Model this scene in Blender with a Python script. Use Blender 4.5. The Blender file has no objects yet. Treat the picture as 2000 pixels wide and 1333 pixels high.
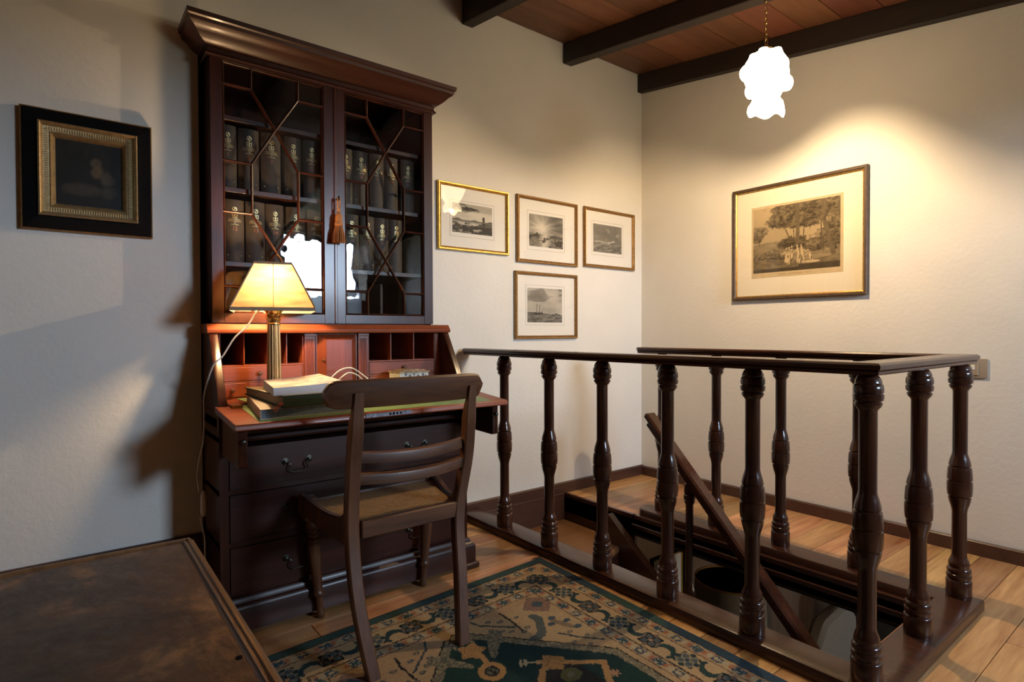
import bpy, bmesh, math, random
import numpy as np
from mathutils import Vector, Matrix

random.seed(7)
PI = math.pi
SC = bpy.context.scene
COL = SC.collection

# ------------------------------------------------------------------ camera
cd = bpy.data.cameras.new('camera')
cam = bpy.data.objects.new('camera', cd)
COL.objects.link(cam)
cd.sensor_width = 36.0
cd.lens = 36.0 * 1126.0 / 2000.0
cd.clip_start = 0.02
YAW, PIT, ROL = 0.66463631, -0.01513192, -0.00345289
fw = Vector((math.sin(YAW) * math.cos(PIT), math.cos(YAW) * math.cos(PIT), math.sin(PIT)))
rt = Vector((math.cos(YAW), -math.sin(YAW), 0))
up = rt.cross(fw)
r2 = rt * math.cos(ROL) + up * math.sin(ROL)
u2 = -rt * math.sin(ROL) + up * math.cos(ROL)
M = Matrix((r2, u2, -fw)).transposed().to_4x4()
M.translation = Vector((-3.467, -2.833, 1.08))
cam.matrix_world = M
SC.camera = cam

# ------------------------------------------------------------------ world, light, exposure
SC.view_settings.view_transform = 'Standard'
SC.view_settings.look = 'None'
SC.view_settings.exposure = 0.45
SC.view_settings.gamma = 1.0
SC.view_settings.use_curve_mapping = False
try:
    SC.cycles.use_denoising = True
    SC.cycles.max_bounces = 10
    SC.cycles.diffuse_bounces = 5
    SC.cycles.sample_clamp_indirect = 6.0
except Exception:
    pass
w = bpy.data.worlds.new('world')
SC.world = w
w.use_nodes = True
wt = w.node_tree
wtc = wt.nodes.new('ShaderNodeTexCoord'); wsx = wt.nodes.new('ShaderNodeSeparateXYZ'); wcr = wt.nodes.new('ShaderNodeValToRGB')
wt.links.new(wtc.outputs['Generated'], wsx.inputs[0]); wt.links.new(wsx.outputs['Z'], wcr.inputs[0]); wt.links.new(wcr.outputs[0], wt.nodes['Background'].inputs[0])
# overcast sky above the horizon, dull ground below it
wcr.color_ramp.elements[0].position = 0.0; wcr.color_ramp.elements[0].color = (0.10, 0.11, 0.085, 1)
wcr.color_ramp.elements[1].position = 0.03; wcr.color_ramp.elements[1].color = (0.60, 0.78, 1.0, 1)
wt.nodes['Background'].inputs[1].default_value = 49.0

def area_light(name, loc, rot, sx, sy, power, color):
    l = bpy.data.lights.new(name, 'AREA')
    l.shape = 'RECTANGLE'; l.size = sx; l.size_y = sy
    l.energy = power; l.color = color
    o = bpy.data.objects.new(name, l)
    o.location = loc; o.rotation_euler = rot
    COL.objects.link(o)
    return o

def point_light(name, loc, power, color, radius, parent=None):
    l = bpy.data.lights.new(name, 'POINT')
    l.energy = power; l.color = color; l.shadow_soft_size = radius
    o = bpy.data.objects.new(name, l)
    o.location = loc
    COL.objects.link(o)
    if parent:
        o.parent = parent
        o.location = Vector(loc) - parent.location
    return o

WIN = (-1.42, -0.42, 1.50, 2.27, -4.9)        # x0 x1 z0 z1 y of the window in the front wall
DAY = area_light('daylight_portal', ((WIN[0] + WIN[1]) / 2, WIN[4] - 0.42, (WIN[2] + WIN[3]) / 2), (PI / 2, 0, 0),
                 WIN[1] - WIN[0], WIN[3] - WIN[2], 1.0, (1, 1, 1))
LOWFILL = area_light('lower_fill_portal', (2.0, -5.19, -0.8), (PI / 2, 0, 0), 0.6, 0.5, 1.0, (1, 1, 1))  # portal for the added, unseen window that brightens the lower storey
for pt_ in (DAY, LOWFILL): pt_.data.cycles.is_portal = True
PENDANT_POWER = 44.0
LAMP_POWER = 15.0

# ------------------------------------------------------------------ materials
def lin(c):
    return tuple(((x / 255 + 0.055) / 1.055) ** 2.4 if x / 255 > 0.04045 else x / 255 / 12.92 for x in c)

class NT:
    def __init__(s, name):
        s.m = bpy.data.materials.new(name); s.m.use_nodes = True
        s.t = s.m.node_tree; s.n = s.t.nodes; s.l = s.t.links
        s.b = s.n['Principled BSDF']
    def add(s, typ, **kw):
        x = s.n.new(typ)
        for k, v in kw.items(): setattr(x, k, v)
        return x
    def link(s, a, b): s.l.new(a, b)

def plain(name, col, rough=0.5, metal=0.0, coat=0.0, noise=0.0, nscale=20.0, bump=0.0, bscale=60.0, spec=0.5):
    t = NT(name); b = t.b
    b.inputs['Roughness'].default_value = rough
    b.inputs['Metallic'].default_value = metal
    b.inputs['Coat Weight'].default_value = coat
    b.inputs['Coat Roughness'].default_value = 0.12
    b.inputs['Specular IOR Level'].default_value = spec
    b.inputs['Base Color'].default_value = (*col, 1)
    tc = t.add('ShaderNodeTexCoord')
    if noise > 0:
        n = t.add('ShaderNodeTexNoise'); n.inputs['Scale'].default_value = nscale; n.inputs['Detail'].default_value = 5
        t.link(tc.outputs['Object'], n.inputs['Vector'])
        r = t.add('ShaderNodeValToRGB')
        r.color_ramp.elements[0].position = 0.3; r.color_ramp.elements[1].position = 0.7
        r.color_ramp.elements[0].color = (*[c * (1 - noise) for c in col], 1)
        r.color_ramp.elements[1].color = (*[min(1, c * (1 + noise)) for c in col], 1)
        t.link(n.outputs['Fac'], r.inputs['Fac']); t.link(r.outputs['Color'], b.inputs['Base Color'])
    if bump > 0:
        n2 = t.add('ShaderNodeTexNoise'); n2.inputs['Scale'].default_value = bscale; n2.inputs['Detail'].default_value = 6
        t.link(tc.outputs['Object'], n2.inputs['Vector'])
        bp = t.add('ShaderNodeBump'); bp.inputs['Strength'].default_value = bump; bp.inputs['Distance'].default_value = 0.004
        t.link(n2.outputs['Fac'], bp.inputs['Height']); t.link(bp.outputs['Normal'], b.inputs['Normal'])
    return t.m

def wood(name, dark, light, axis='X', scale=1.0, rough=0.3, coat=0.3, ring=0.5, randomize=False, vary=0.0, coat_rough=0.12):
    t = NT(name); b = t.b
    tc = t.add('ShaderNodeTexCoord')
    mp = t.add('ShaderNodeMapping')
    s = {'X': (1.2, 14, 14), 'Y': (14, 1.2, 14), 'Z': (14, 14, 1.2)}[axis]
    mp.inputs['Scale'].default_value = tuple(v * scale for v in s)
    t.link(tc.outputs['Object'], mp.inputs['Vector'])
    oi = None
    if randomize:
        oi = t.add('ShaderNodeObjectInfo')
        mu = t.add('ShaderNodeMath', operation='MULTIPLY'); mu.inputs[1].default_value = 57.0
        t.link(oi.outputs['Random'], mu.inputs[0])
        cb = t.add('ShaderNodeCombineXYZ')
        for k in range(3): t.link(mu.outputs[0], cb.inputs[k])
        t.link(cb.outputs[0], mp.inputs['Location'])
    n1 = t.add('ShaderNodeTexNoise'); n1.inputs['Scale'].default_value = 1.0; n1.inputs['Detail'].default_value = 8
    n1.inputs['Roughness'].default_value = 0.6; n1.inputs['Distortion'].default_value = ring
    t.link(mp.outputs[0], n1.inputs['Vector'])
    n2 = t.add('ShaderNodeTexNoise'); n2.inputs['Scale'].default_value = 6.0; n2.inputs['Detail'].default_value = 4
    t.link(mp.outputs[0], n2.inputs['Vector'])
    mx = t.add('ShaderNodeMix', data_type='FLOAT'); mx.inputs[0].default_value = 0.3
    t.link(n1.outputs['Fac'], mx.inputs[2]); t.link(n2.outputs['Fac'], mx.inputs[3])
    r = t.add('ShaderNodeValToRGB')
    r.color_ramp.elements[0].position = 0.33; r.color_ramp.elements[1].position = 0.68
    r.color_ramp.elements[0].color = (*dark, 1); r.color_ramp.elements[1].color = (*light, 1)
    t.link(mx.outputs[0], r.inputs['Fac'])
    out = r.outputs['Color']
    if vary > 0 and oi:
        hs = t.add('ShaderNodeHueSaturation')
        mr = t.add('ShaderNodeMapRange'); mr.inputs['To Min'].default_value = 1 - vary; mr.inputs['To Max'].default_value = 1 + vary * 0.55
        wn = t.add('ShaderNodeTexWhiteNoise', noise_dimensions='1D')
        t.link(oi.outputs['Random'], wn.inputs['W'])
        t.link(wn.outputs['Value'], mr.inputs['Value']); t.link(mr.outputs[0], hs.inputs['Value'])
        mr2 = t.add('ShaderNodeMapRange'); mr2.inputs['To Min'].default_value = 0.485; mr2.inputs['To Max'].default_value = 0.507
        t.link(oi.outputs['Random'], mr2.inputs['Value']); t.link(mr2.outputs[0], hs.inputs['Hue'])
        t.link(out, hs.inputs['Color']); out = hs.outputs['Color']
    t.link(out, b.inputs['Base Color'])
    b.inputs['Roughness'].default_value = rough
    b.inputs['Coat Weight'].default_value = coat
    b.inputs['Coat Roughness'].default_value = coat_rough
    bp = t.add('ShaderNodeBump'); bp.inputs['Strength'].default_value = 0.08; bp.inputs['Distance'].default_value = 0.002
    t.link(mx.outputs[0], bp.inputs['Height']); t.link(bp.outputs['Normal'], b.inputs['Normal'])
    return t.m

def vcol(name, rough=0.9, coat=0.0, bump=0.0, bscale=300.0, spec=0.3):
    t = NT(name)
    a = t.add('ShaderNodeVertexColor'); a.layer_name = 'Col'
    t.link(a.outputs['Color'], t.b.inputs['Base Color'])
    t.b.inputs['Roughness'].default_value = rough
    t.b.inputs['Coat Weight'].default_value = coat
    t.b.inputs['Specular IOR Level'].default_value = spec
    if bump:
        tc = t.add('ShaderNodeTexCoord')
        n2 = t.add('ShaderNodeTexNoise'); n2.inputs['Scale'].default_value = bscale; n2.inputs['Detail'].default_value = 3
        t.link(tc.outputs['Object'], n2.inputs['Vector'])
        bp = t.add('ShaderNodeBump'); bp.inputs['Strength'].default_value = bump; bp.inputs['Distance'].default_value = 0.004
        t.link(n2.outputs['Fac'], bp.inputs['Height']); t.link(bp.outputs['Normal'], t.b.inputs['Normal'])
    return t.m

def glass(name, tint=(1, 1, 1), f0=0.04, wave=0.0):
    """thin clear pane: Schlick reflectance that is the same from both sides"""
    t = NT(name)
    out = t.n['Material Output']
    tr = t.add('ShaderNodeBsdfTransparent'); tr.inputs[0].default_value = (*tint, 1)
    gl = t.add('ShaderNodeBsdfGlossy'); gl.inputs['Roughness'].default_value = 0.015
    ge = t.add('ShaderNodeNewGeometry')
    dt = t.add('ShaderNodeVectorMath', operation='DOT_PRODUCT')
    t.link(ge.outputs['Normal'], dt.inputs[0]); t.link(ge.outputs['Incoming'], dt.inputs[1])
    ab = t.add('ShaderNodeMath', operation='ABSOLUTE'); t.link(dt.outputs['Value'], ab.inputs[0])
    om = t.add('ShaderNodeMath', operation='SUBTRACT', use_clamp=True); om.inputs[0].default_value = 1.0; t.link(ab.outputs[0], om.inputs[1])
    pw = t.add('ShaderNodeMath', operation='POWER'); pw.inputs[1].default_value = 5.0; t.link(om.outputs[0], pw.inputs[0])
    ma = t.add('ShaderNodeMath', operation='MULTIPLY_ADD'); ma.inputs[1].default_value = 1 - f0; ma.inputs[2].default_value = f0; t.link(pw.outputs[0], ma.inputs[0])
    mx = t.add('ShaderNodeMixShader')
    t.link(ma.outputs[0], mx.inputs[0]); t.link(tr.outputs[0], mx.inputs[1]); t.link(gl.outputs[0], mx.inputs[2])
    t.link(mx.outputs[0], out.inputs['Surface'])
    if wave:
        tc = t.add('ShaderNodeTexCoord')
        n2 = t.add('ShaderNodeTexNoise'); n2.inputs['Scale'].default_value = 9.0; n2.inputs['Detail'].default_value = 2
        t.link(tc.outputs['Object'], n2.inputs['Vector'])
        bp = t.add('ShaderNodeBump'); bp.inputs['Strength'].default_value = wave; bp.inputs['Distance'].default_value = 0.01
        t.link(n2.outputs['Fac'], bp.inputs['Height'])
        t.link(bp.outputs['Normal'], gl.inputs['Normal'])
    return t.m

def glow(name, col, strength):
    t = NT(name)
    t.b.inputs['Base Color'].default_value = (*col, 1)
    t.b.inputs['Emission Color'].default_value = (*col, 1)
    t.b.inputs['Emission Strength'].default_value = strength
    return t.m

WALL = plain('cream_plaster', (0.80, 0.762, 0.69), 0.92, noise=0.03, nscale=3, bump=0.35, bscale=45, spec=0.2)
WALLD = plain('bounce_cutting_dark_wall', (0.16, 0.12, 0.09), 0.9)  # unseen walls coloured dark to cut the light bounced round the room
MAH_D, MAH_L = (0.018, 0.0042, 0.0022), (0.064, 0.0145, 0.0066)
MX = wood('mahogany_x', MAH_D, MAH_L, 'X', 1.0, 0.38, 0.08)
MZ = wood('mahogany_z', MAH_D, MAH_L, 'Z', 1.0, 0.30, 0.10)
MY = wood('mahogany_y', MAH_D, MAH_L, 'Y', 1.0, 0.22, 0.3, coat_rough=0.06)
MR = wood('red_mahogany', (0.17, 0.032, 0.010), (0.33, 0.075, 0.022), 'X', 1.0, 0.4, 0.25)
MRZ = wood('red_mahogany_upright', (0.13, 0.024, 0.009), (0.25, 0.052, 0.018), 'Z', 1.0, 0.35, 0.3)
CH_D, CH_L = (0.044, 0.0150, 0.0058), (0.175, 0.068, 0.026)
CHX = wood('walnut_x', CH_D, CH_L, 'X', 0.8, 0.45, 0.06, ring=1.2)
CHZ = wood('walnut_z', CH_D, CH_L, 'Z', 0.8, 0.42, 0.08, ring=0.8)
RL_D, RL_L = (0.030, 0.0098, 0.0054), (0.088, 0.030, 0.0150)
RLY = wood('stained_wood_y', RL_D, RL_L, 'Y', 1.0, 0.26, 0.15)
RLZ = wood('stained_wood_z', RL_D, RL_L, 'Z', 1.0, 0.20, 0.25)
RLX = wood('stained_wood_x', RL_D, RL_L, 'X', 1.0, 0.26, 0.15)
PINE = wood('pine_plank', (0.34, 0.145, 0.042), (0.70, 0.42, 0.170), 'X', 0.9, 0.36, 0.12, ring=0.9, randomize=True, vary=0.42)
TREADM = wood('tread_wood', (0.17, 0.07, 0.024), (0.30, 0.145, 0.055), 'X', 0.9, 0.4, 0.2)
CEILM = wood('ceiling_board', (0.145, 0.052, 0.022), (0.25, 0.098, 0.040), 'X', 0.6, 0.5, 0.05, randomize=True, vary=0.22)
BEAMM = wood('beam_wood', (0.013, 0.0075, 0.005), (0.034, 0.019, 0.012), 'Y', 0.7, 0.6, 0.0)
SKIRT = wood('skirting_wood', (0.055, 0.022, 0.014), (0.10, 0.042, 0.026), 'X', 1.0, 0.4, 0.2)
SKIRTD = wood('dark_skirting_wood', (0.035, 0.012, 0.008), (0.065, 0.022, 0.014), 'X', 1.0, 0.4, 0.2)
BRASS = plain('old_brass', (0.55, 0.36, 0.13), 0.28, 1.0, noise=0.2, nscale=60)
DBRASS = plain('dark_brass', (0.065, 0.06, 0.048), 0.42, 1.0)
LAMPB = plain('lamp_brass', (0.78, 0.52, 0.20), 0.26, 1.0)
COLB = plain('column_brass', (0.72, 0.47, 0.22), 0.32, 1.0)
GILT = plain('gilt_frame', (0.56, 0.34, 0.09), 0.36, 0.85, noise=0.3, nscale=90, bump=0.4, bscale=160)
GILTD = plain('dull_gilt_frame', (0.33, 0.18, 0.06), 0.42, 0.6, noise=0.3, nscale=90, bump=0.5, bscale=160)
BRONZF = wood('brown_gilt_frame', (0.04, 0.020, 0.009), (0.11, 0.058, 0.024), 'X', 2.0, 0.5, 0.0)
BLACKF = plain('black_frame', (0.004, 0.0035, 0.0035), 0.7, spec=0.1)
MAT = plain('mount_board', (0.84, 0.80, 0.72), 0.9, spec=0.15)
MATY = plain('warm_mount_board', (0.80, 0.72, 0.57), 0.9, spec=0.15)
PRINTM = vcol('print_ink', 0.9)
PAINTM = vcol('oil_paint', 0.5)
GLASS = glass('picture_glass', f0=0.05)
CGLASS = glass('old_cabinet_glass', (0.97, 0.98, 0.98), f0=0.045, wave=0.10)
LEATHG = plain('green_leather', (0.21, 0.33, 0.13), 0.5, noise=0.12, nscale=25, bump=0.2, bscale=400)
BOOKC = plain('dark_book_cloth', (0.040, 0.025, 0.016), 0.6, noise=0.15, nscale=60, bump=0.2, bscale=500)
GOLDT = plain('gold_lettering', (0.72, 0.55, 0.26), 0.35, 0.7)
REDT = plain('faded_red_lettering', (0.36, 0.12, 0.06), 0.5)
PAPER = plain('page_block', (0.62, 0.52, 0.40), 0.9, noise=0.12, nscale=150)
WHITE = plain('white_plastic', (0.82, 0.76, 0.66), 0.4)
SHADE = NT('lampshade_linen')
def _shade():
    t = SHADE; out = t.n['Material Output']
    df = t.add('ShaderNodeBsdfDiffuse'); df.inputs[0].default_value = (0.72, 0.52, 0.28, 1)
    tl = t.add('ShaderNodeBsdfTranslucent'); tl.inputs[0].default_value = (0.92, 0.66, 0.36, 1)
    mx = t.add('ShaderNodeMixShader'); mx.inputs[0].default_value = 0.62
    t.link(df.outputs[0], mx.inputs[1]); t.link(tl.outputs[0], mx.inputs[2]); t.link(mx.outputs[0], out.inputs['Surface'])
    tc = t.add('ShaderNodeTexCoord'); n = t.add('ShaderNodeTexNoise'); n.inputs['Scale'].default_value = 14; n.inputs['Detail'].default_value = 6
    mp = t.add('ShaderNodeMapping'); mp.inputs['Scale'].default_value = (1, 1, 5)
    t.link(tc.outputs['Object'], mp.inputs[0]); t.link(mp.outputs[0], n.inputs['Vector'])
    r = t.add('ShaderNodeValToRGB'); r.color_ramp.elements[0].color = (0.17, 0.088, 0.034, 1); r.color_ramp.elements[1].color = (0.27, 0.160, 0.076, 1)
    r.color_ramp.elements[0].position = 0.35; r.color_ramp.elements[1].position = 0.6
    t.link(n.outputs['Fac'], r.inputs[0]); t.link(r.outputs[0], tl.inputs[0])
_shade()
SHADE = SHADE.m
TRIM = plain('lampshade_braid', (0.36, 0.25, 0.16), 0.9)
PGLOW = glow('lit_opal_glass', (1.0, 0.76, 0.47), 9.5)
DBULB = glow('lit_desk_bulb', (1.0, 0.68, 0.36), LAMP_POWER / (PI * 0.0062))
BULB = glow('lit_bulb', (1.0, 0.80, 0.5), 20.0)
CANE = plain('woven_cane', (0.58, 0.36, 0.17), 0.55, noise=0.25, nscale=80)
TASS = plain('gold_tassel_thread', (0.42, 0.17, 0.055), 0.65, noise=0.2, nscale=200)
BEIGE = plain('beige_upholstery', (0.20, 0.17, 0.13), 0.95, noise=0.1, nscale=60)
GREYF = plain('grey_upholstery', (0.07, 0.07, 0.075), 0.95)
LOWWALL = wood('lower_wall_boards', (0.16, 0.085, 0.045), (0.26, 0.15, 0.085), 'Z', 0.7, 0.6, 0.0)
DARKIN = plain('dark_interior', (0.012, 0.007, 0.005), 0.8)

# ------------------------------------------------------------------ mesh helpers
def newbm(): return bmesh.new()

def box(bm, lo, hi, bev=0.0, seg=1):
    lo, hi = [min(a, b) for a, b in zip(lo, hi)], [max(a, b) for a, b in zip(lo, hi)]
    vs = [bm.verts.new((x, y, z)) for x in (lo[0], hi[0]) for y in (lo[1], hi[1]) for z in (lo[2], hi[2])]
    idx = [(0, 1, 3, 2), (4, 6, 7, 5), (0, 4, 5, 1), (2, 3, 7, 6), (0, 2, 6, 4), (1, 5, 7, 3)]
    fs = [bm.faces.new([vs[i] for i in f]) for f in idx]
    if bev > 0:
        es = {e for f in fs for e in f.edges}
        bmesh.ops.bevel(bm, geom=list(es), offset=bev, segments=seg, affect='EDGES', profile=0.6)
    return vs

def prism(bm, pts, axis, a, b, bev=0.0):
    """polygon pts (2D) extruded along axis from a to b; the 2D plane is the other two axes in xyz order"""
    def mk(p, t):
        if axis == 'X': return (t, p[0], p[1])
        if axis == 'Y': return (p[0], t, p[1])
        return (p[0], p[1], t)
    A = [bm.verts.new(mk(p, a)) for p in pts]; B = [bm.verts.new(mk(p, b)) for p in pts]
    n = len(pts)
    fs = [bm.faces.new(A), bm.faces.new(B[::-1])]
    for i in range(n):
        fs.append(bm.faces.new((A[i], B[i], B[(i + 1) % n], A[(i + 1) % n])))
    if bev > 0:
        bmesh.ops.bevel(bm, geom=list({e for f in fs for e in f.edges}), offset=bev, segments=1, affect='EDGES')

def lathe(bm, prof, seg=24, c=(0, 0, 0), axis='Z', shear=(0, 0), rmod=None):
    """prof: list of (r, h)"""
    rings = []
    for r, h in prof:
        ring = []
        for i in range(seg):
            a = 2 * PI * i / seg
            rr = r * (rmod(a, h) if rmod else 1)
            x, y = rr * math.cos(a), rr * math.sin(a)
            if axis == 'Z': p = (c[0] + x + shear[0] * h, c[1] + y + shear[1] * h, c[2] + h)
            elif axis == 'Y': p = (c[0] + x, c[1] + h, c[2] + y)
            else: p = (c[0] + h, c[1] + x, c[2] + y)
            ring.append(bm.verts.new(p))
        rings.append(ring)
    for k in range(len(rings) - 1):
        for i in range(seg):
            j = (i + 1) % seg
            bm.faces.new((rings[k][i], rings[k][j], rings[k + 1][j], rings[k + 1][i]))
    if prof[0][0] > 1e-4: bm.faces.new(rings[0][::-1])
    if prof[-1][0] > 1e-4: bm.faces.new(rings[-1])

def tube(bm, pts, r, seg=8, cap=True):
    pts = [Vector(p) for p in pts]
    rings = []
    T = []
    for i in range(len(pts)):
        d = (pts[min(i + 1, len(pts) - 1)] - pts[max(i - 1, 0)])
        T.append(d.normalized())
    ref = Vector((0, 0, 1)) if abs(T[0].z) < 0.9 else Vector((1, 0, 0))
    n = T[0].cross(ref).normalized()
    for i, p in enumerate(pts):
        n = (n - T[i] * n.dot(T[i]))
        if n.length < 1e-6: n = T[i].orthogonal()
        n.normalize(); b = T[i].cross(n)
        rr = r[i] if isinstance(r, (list, tuple)) else r
        rings.append([bm.verts.new(p + (n * math.cos(2 * PI * k / seg) + b * math.sin(2 * PI * k / seg)) * rr) for k in range(seg)])
    for k in range(len(rings) - 1):
        for i in range(seg):
            j = (i + 1) % seg
            bm.faces.new((rings[k][i], rings[k][j], rings[k + 1][j], rings[k + 1][i]))
    if cap:
        bm.faces.new(rings[0][::-1]); bm.faces.new(rings[-1])

def sweep(bm, path, prof, closed=False, upv=Vector((0, 0, 1)), cap=True):
    """prof (u,v): u along the side (path x up), v along up; mitred at corners"""
    P = [Vector(p) for p in path]; n = len(P); rings = []
    for i in range(n):
        a = P[i] - P[i - 1] if (i > 0 or closed) else None
        b = P[(i + 1) % n] - P[i] if (i < n - 1 or closed) else None
        if a is None: a = b
        if b is None: b = a
        a = a.normalized(); b = b.normalized()
        sa, sb = a.cross(upv).normalized(), b.cross(upv).normalized()
        s = (sa + sb)
        s = s / max(1e-6, s.length); k = 1.0 / max(0.3, s.dot(sa))
        rings.append([bm.verts.new(P[i] + s * (u * k) + upv * v) for u, v in prof])
    m = len(prof)
    for k in range(n if closed else n - 1):
        A, B = rings[k], rings[(k + 1) % n]
        for i in range(m):
            j = (i + 1) % m
            bm.faces.new((A[i], A[j], B[j], B[i]))
    if cap and not closed:
        bm.faces.new(rings[0][::-1]); bm.faces.new(rings[-1])

def smooth_path(pts, n=8):
    P = [Vector(p) for p in pts]; out = []
    for i in range(len(P) - 1):
        p0, p1, p2, p3 = P[max(i - 1, 0)], P[i], P[i + 1], P[min(i + 2, len(P) - 1)]
        for k in range(n):
            t = k / n
            out.append(0.5 * ((2 * p1) + (p2 - p0) * t + (2 * p0 - 5 * p1 + 4 * p2 - p3) * t * t + (3 * p1 - p0 - 3 * p2 + p3) * t ** 3))
    out.append(P[-1])
    return out

def mesh_of(name, bm, m, smooth=35):
    bmesh.ops.recalc_face_normals(bm, faces=bm.faces)
    me = bpy.data.meshes.new(name); bm.to_mesh(me); bm.free()
    if smooth:
        for p in me.polygons: p.use_smooth = True
        try: me.set_sharp_from_angle(angle=math.radians(smooth))
        except Exception: pass
    if m: me.materials.append(m)
    return me

def absloc(o):
    v = Vector(o.location)
    while o.parent:
        o = o.parent; v += o.location
    return v

def obj(name, bm, m, parent=None, smooth=35, me=None):
    """a mesh in world coordinates, parented without moving"""
    if me is None: me = mesh_of(name, bm, m, smooth)
    o = bpy.data.objects.new(name, me); COL.objects.link(o)
    if parent:
        o.parent = parent; o.location = -absloc(parent)
    return o

def tag(o, label=None, cat=None, group=None, kind=None):
    if label: o['label'] = label
    if cat: o['category'] = cat
    if group: o['group'] = group
    if kind: o['kind'] = kind
    return o

def thing(name, label, cat, loc, group=None):
    o = bpy.data.objects.new(name, None); COL.objects.link(o)
    o.location = loc; o.empty_display_size = 0.05
    return tag(o, label, cat, group)

def struct(name, bm, m, parent=None, smooth=0):
    o = obj(name, bm, m, parent, smooth)
    if not parent: o['kind'] = 'structure'
    return o

def local(name, me, parent, loc=(0, 0, 0)):
    o = bpy.data.objects.new(name, me); COL.objects.link(o)
    o.parent = parent; o.location = loc
    return o

_tc = {}
def text_mesh(s, size, align='CENTER', ext=0.0):
    c = bpy.data.curves.new('t', 'FONT'); c.body = s; c.size = size; c.align_x = align; c.extrude = ext
    c.resolution_u = 2
    o = bpy.data.objects.new('t', c); COL.objects.link(o)
    dg = bpy.context.evaluated_depsgraph_get()
    me = bpy.data.meshes.new_from_object(o.evaluated_get(dg))
    v = [tuple(x.co) for x in me.vertices]; f = [tuple(p.vertices) for p in me.polygons]
    bpy.data.objects.remove(o); bpy.data.curves.remove(c); bpy.data.meshes.remove(me)
    return v, f

def add_text(bm, s, size, fn, align='CENTER', sx=1.0):
    v, f = text_mesh(s, size, align)
    vs = [bm.verts.new(fn(x * sx, y)) for x, y, _ in v]
    for q in f:
        try: bm.faces.new([vs[i] for i in q])
        except ValueError: pass

# ------------------------------------------------------------------ numpy noise
def vnoise(x, y, seed=0):
    rs = np.random.RandomState(seed); G = rs.rand(64, 64)
    xi = np.floor(x).astype(int); yi = np.floor(y).astype(int)
    fx, fy = x - xi, y - yi
    fx = fx * fx * (3 - 2 * fx); fy = fy * fy * (3 - 2 * fy)
    g = lambda a, b: G[a % 64, b % 64]
    return (g(xi, yi) * (1 - fx) + g(xi + 1, yi) * fx) * (1 - fy) + (g(xi, yi + 1) * (1 - fx) + g(xi + 1, yi + 1) * fx) * fy

def fbm(x, y, seed=0, oct=5, gain=0.55):
    s = 0; a = 1; t = 0
    for k in range(oct):
        s = s + a * vnoise(x * 2 ** k + 17.3 * k, y * 2 ** k + 5.1 * k, seed + k); t += a; a *= gain
    return s / t

def colour_grid(name, fn, nx, ny, place, m, parent=None, lift=None):
    """flat printed sheet: colours per vertex from fn(u,v) with u,v in 0..1; place(u,v)->xyz arrays"""
    u, v = np.meshgrid(np.linspace(0, 1, nx), np.linspace(0, 1, ny))
    col = fn(u, v)
    P = np.stack(place(u, v), -1).reshape(-1, 3)
    i = np.arange(nx * ny).reshape(ny, nx)
    F = np.stack([i[:-1, :-1], i[:-1, 1:], i[1:, 1:], i[1:, :-1]], -1).reshape(-1, 4)
    me = bpy.data.meshes.new(name)
    me.vertices.add(len(P)); me.vertices.foreach_set('co', P.astype(np.float32).ravel())
    me.loops.add(F.size); me.loops.foreach_set('vertex_index', F.astype(np.int32).ravel())
    me.polygons.add(len(F)); me.polygons.foreach_set('loop_start', np.arange(0, F.size, 4).astype(np.int32))
    me.update(calc_edges=True)
    a = me.color_attributes.new('Col', 'FLOAT_COLOR', 'POINT')
    c4 = np.ones((len(P), 4), np.float32); c4[:, :3] = np.clip(col.reshape(-1, 3), 0, 1)
    a.data.foreach_set('color', c4.ravel())
    me.materials.append(m)
    return obj(name, None, None, parent, me=me)

def mixc(a, b, t):
    t = np.clip(t, 0, 1)[..., None]
    return a * (1 - t) + np.array(b) * t

def sst(a, b, x):
    t = np.clip((x - a) / (b - a), 0, 1); return t * t * (3 - 2 * t)

# ================================================================== SETTING
# ---- walls
bm = newbm(); box(bm, (-3.04, 0, -0.14), (0.15, 0.15, 3.3)); struct('wall_back', bm, WALL)
bm = newbm(); box(bm, (-6.15, -0.345, -0.14), (-3.04, 0.15, 3.3)); struct('wall_left_recess', bm, WALL).name = 'wall_left'
bm = newbm(); box(bm, (0, -5.35, -0.14), (0.15, 0.0, 3.3)); struct('wall_right', bm, WALL)
bm = newbm(); box(bm, (-6.15, -5.05, -0.14), (-6.0, -0.345, 3.3)); struct('wall_side', bm, WALLD)
bm = newbm()
box(bm, (-6.0, -5.35, -0.14), (WIN[0], -4.9, 3.3)); box(bm, (WIN[1], -5.35, -0.14), (0.0, -4.9, 3.3))
box(bm, (WIN[0], -5.35, -0.14), (WIN[1], -4.9, WIN[2])); box(bm, (WIN[0], -5.35, WIN[3]), (WIN[1], -4.9, 3.3))
struct('wall_front', bm, WALLD)
bm = newbm()
for x in (WIN[0], WIN[1] - 0.05): box(bm, (x, -5.25, WIN[2]), (x + 0.05, -5.20, WIN[3]))
for z in (WIN[2], WIN[3] - 0.05): box(bm, (WIN[0], -5.25, z), (WIN[1], -5.20, z + 0.05))
struct('window_1', bm, MZ)

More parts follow.
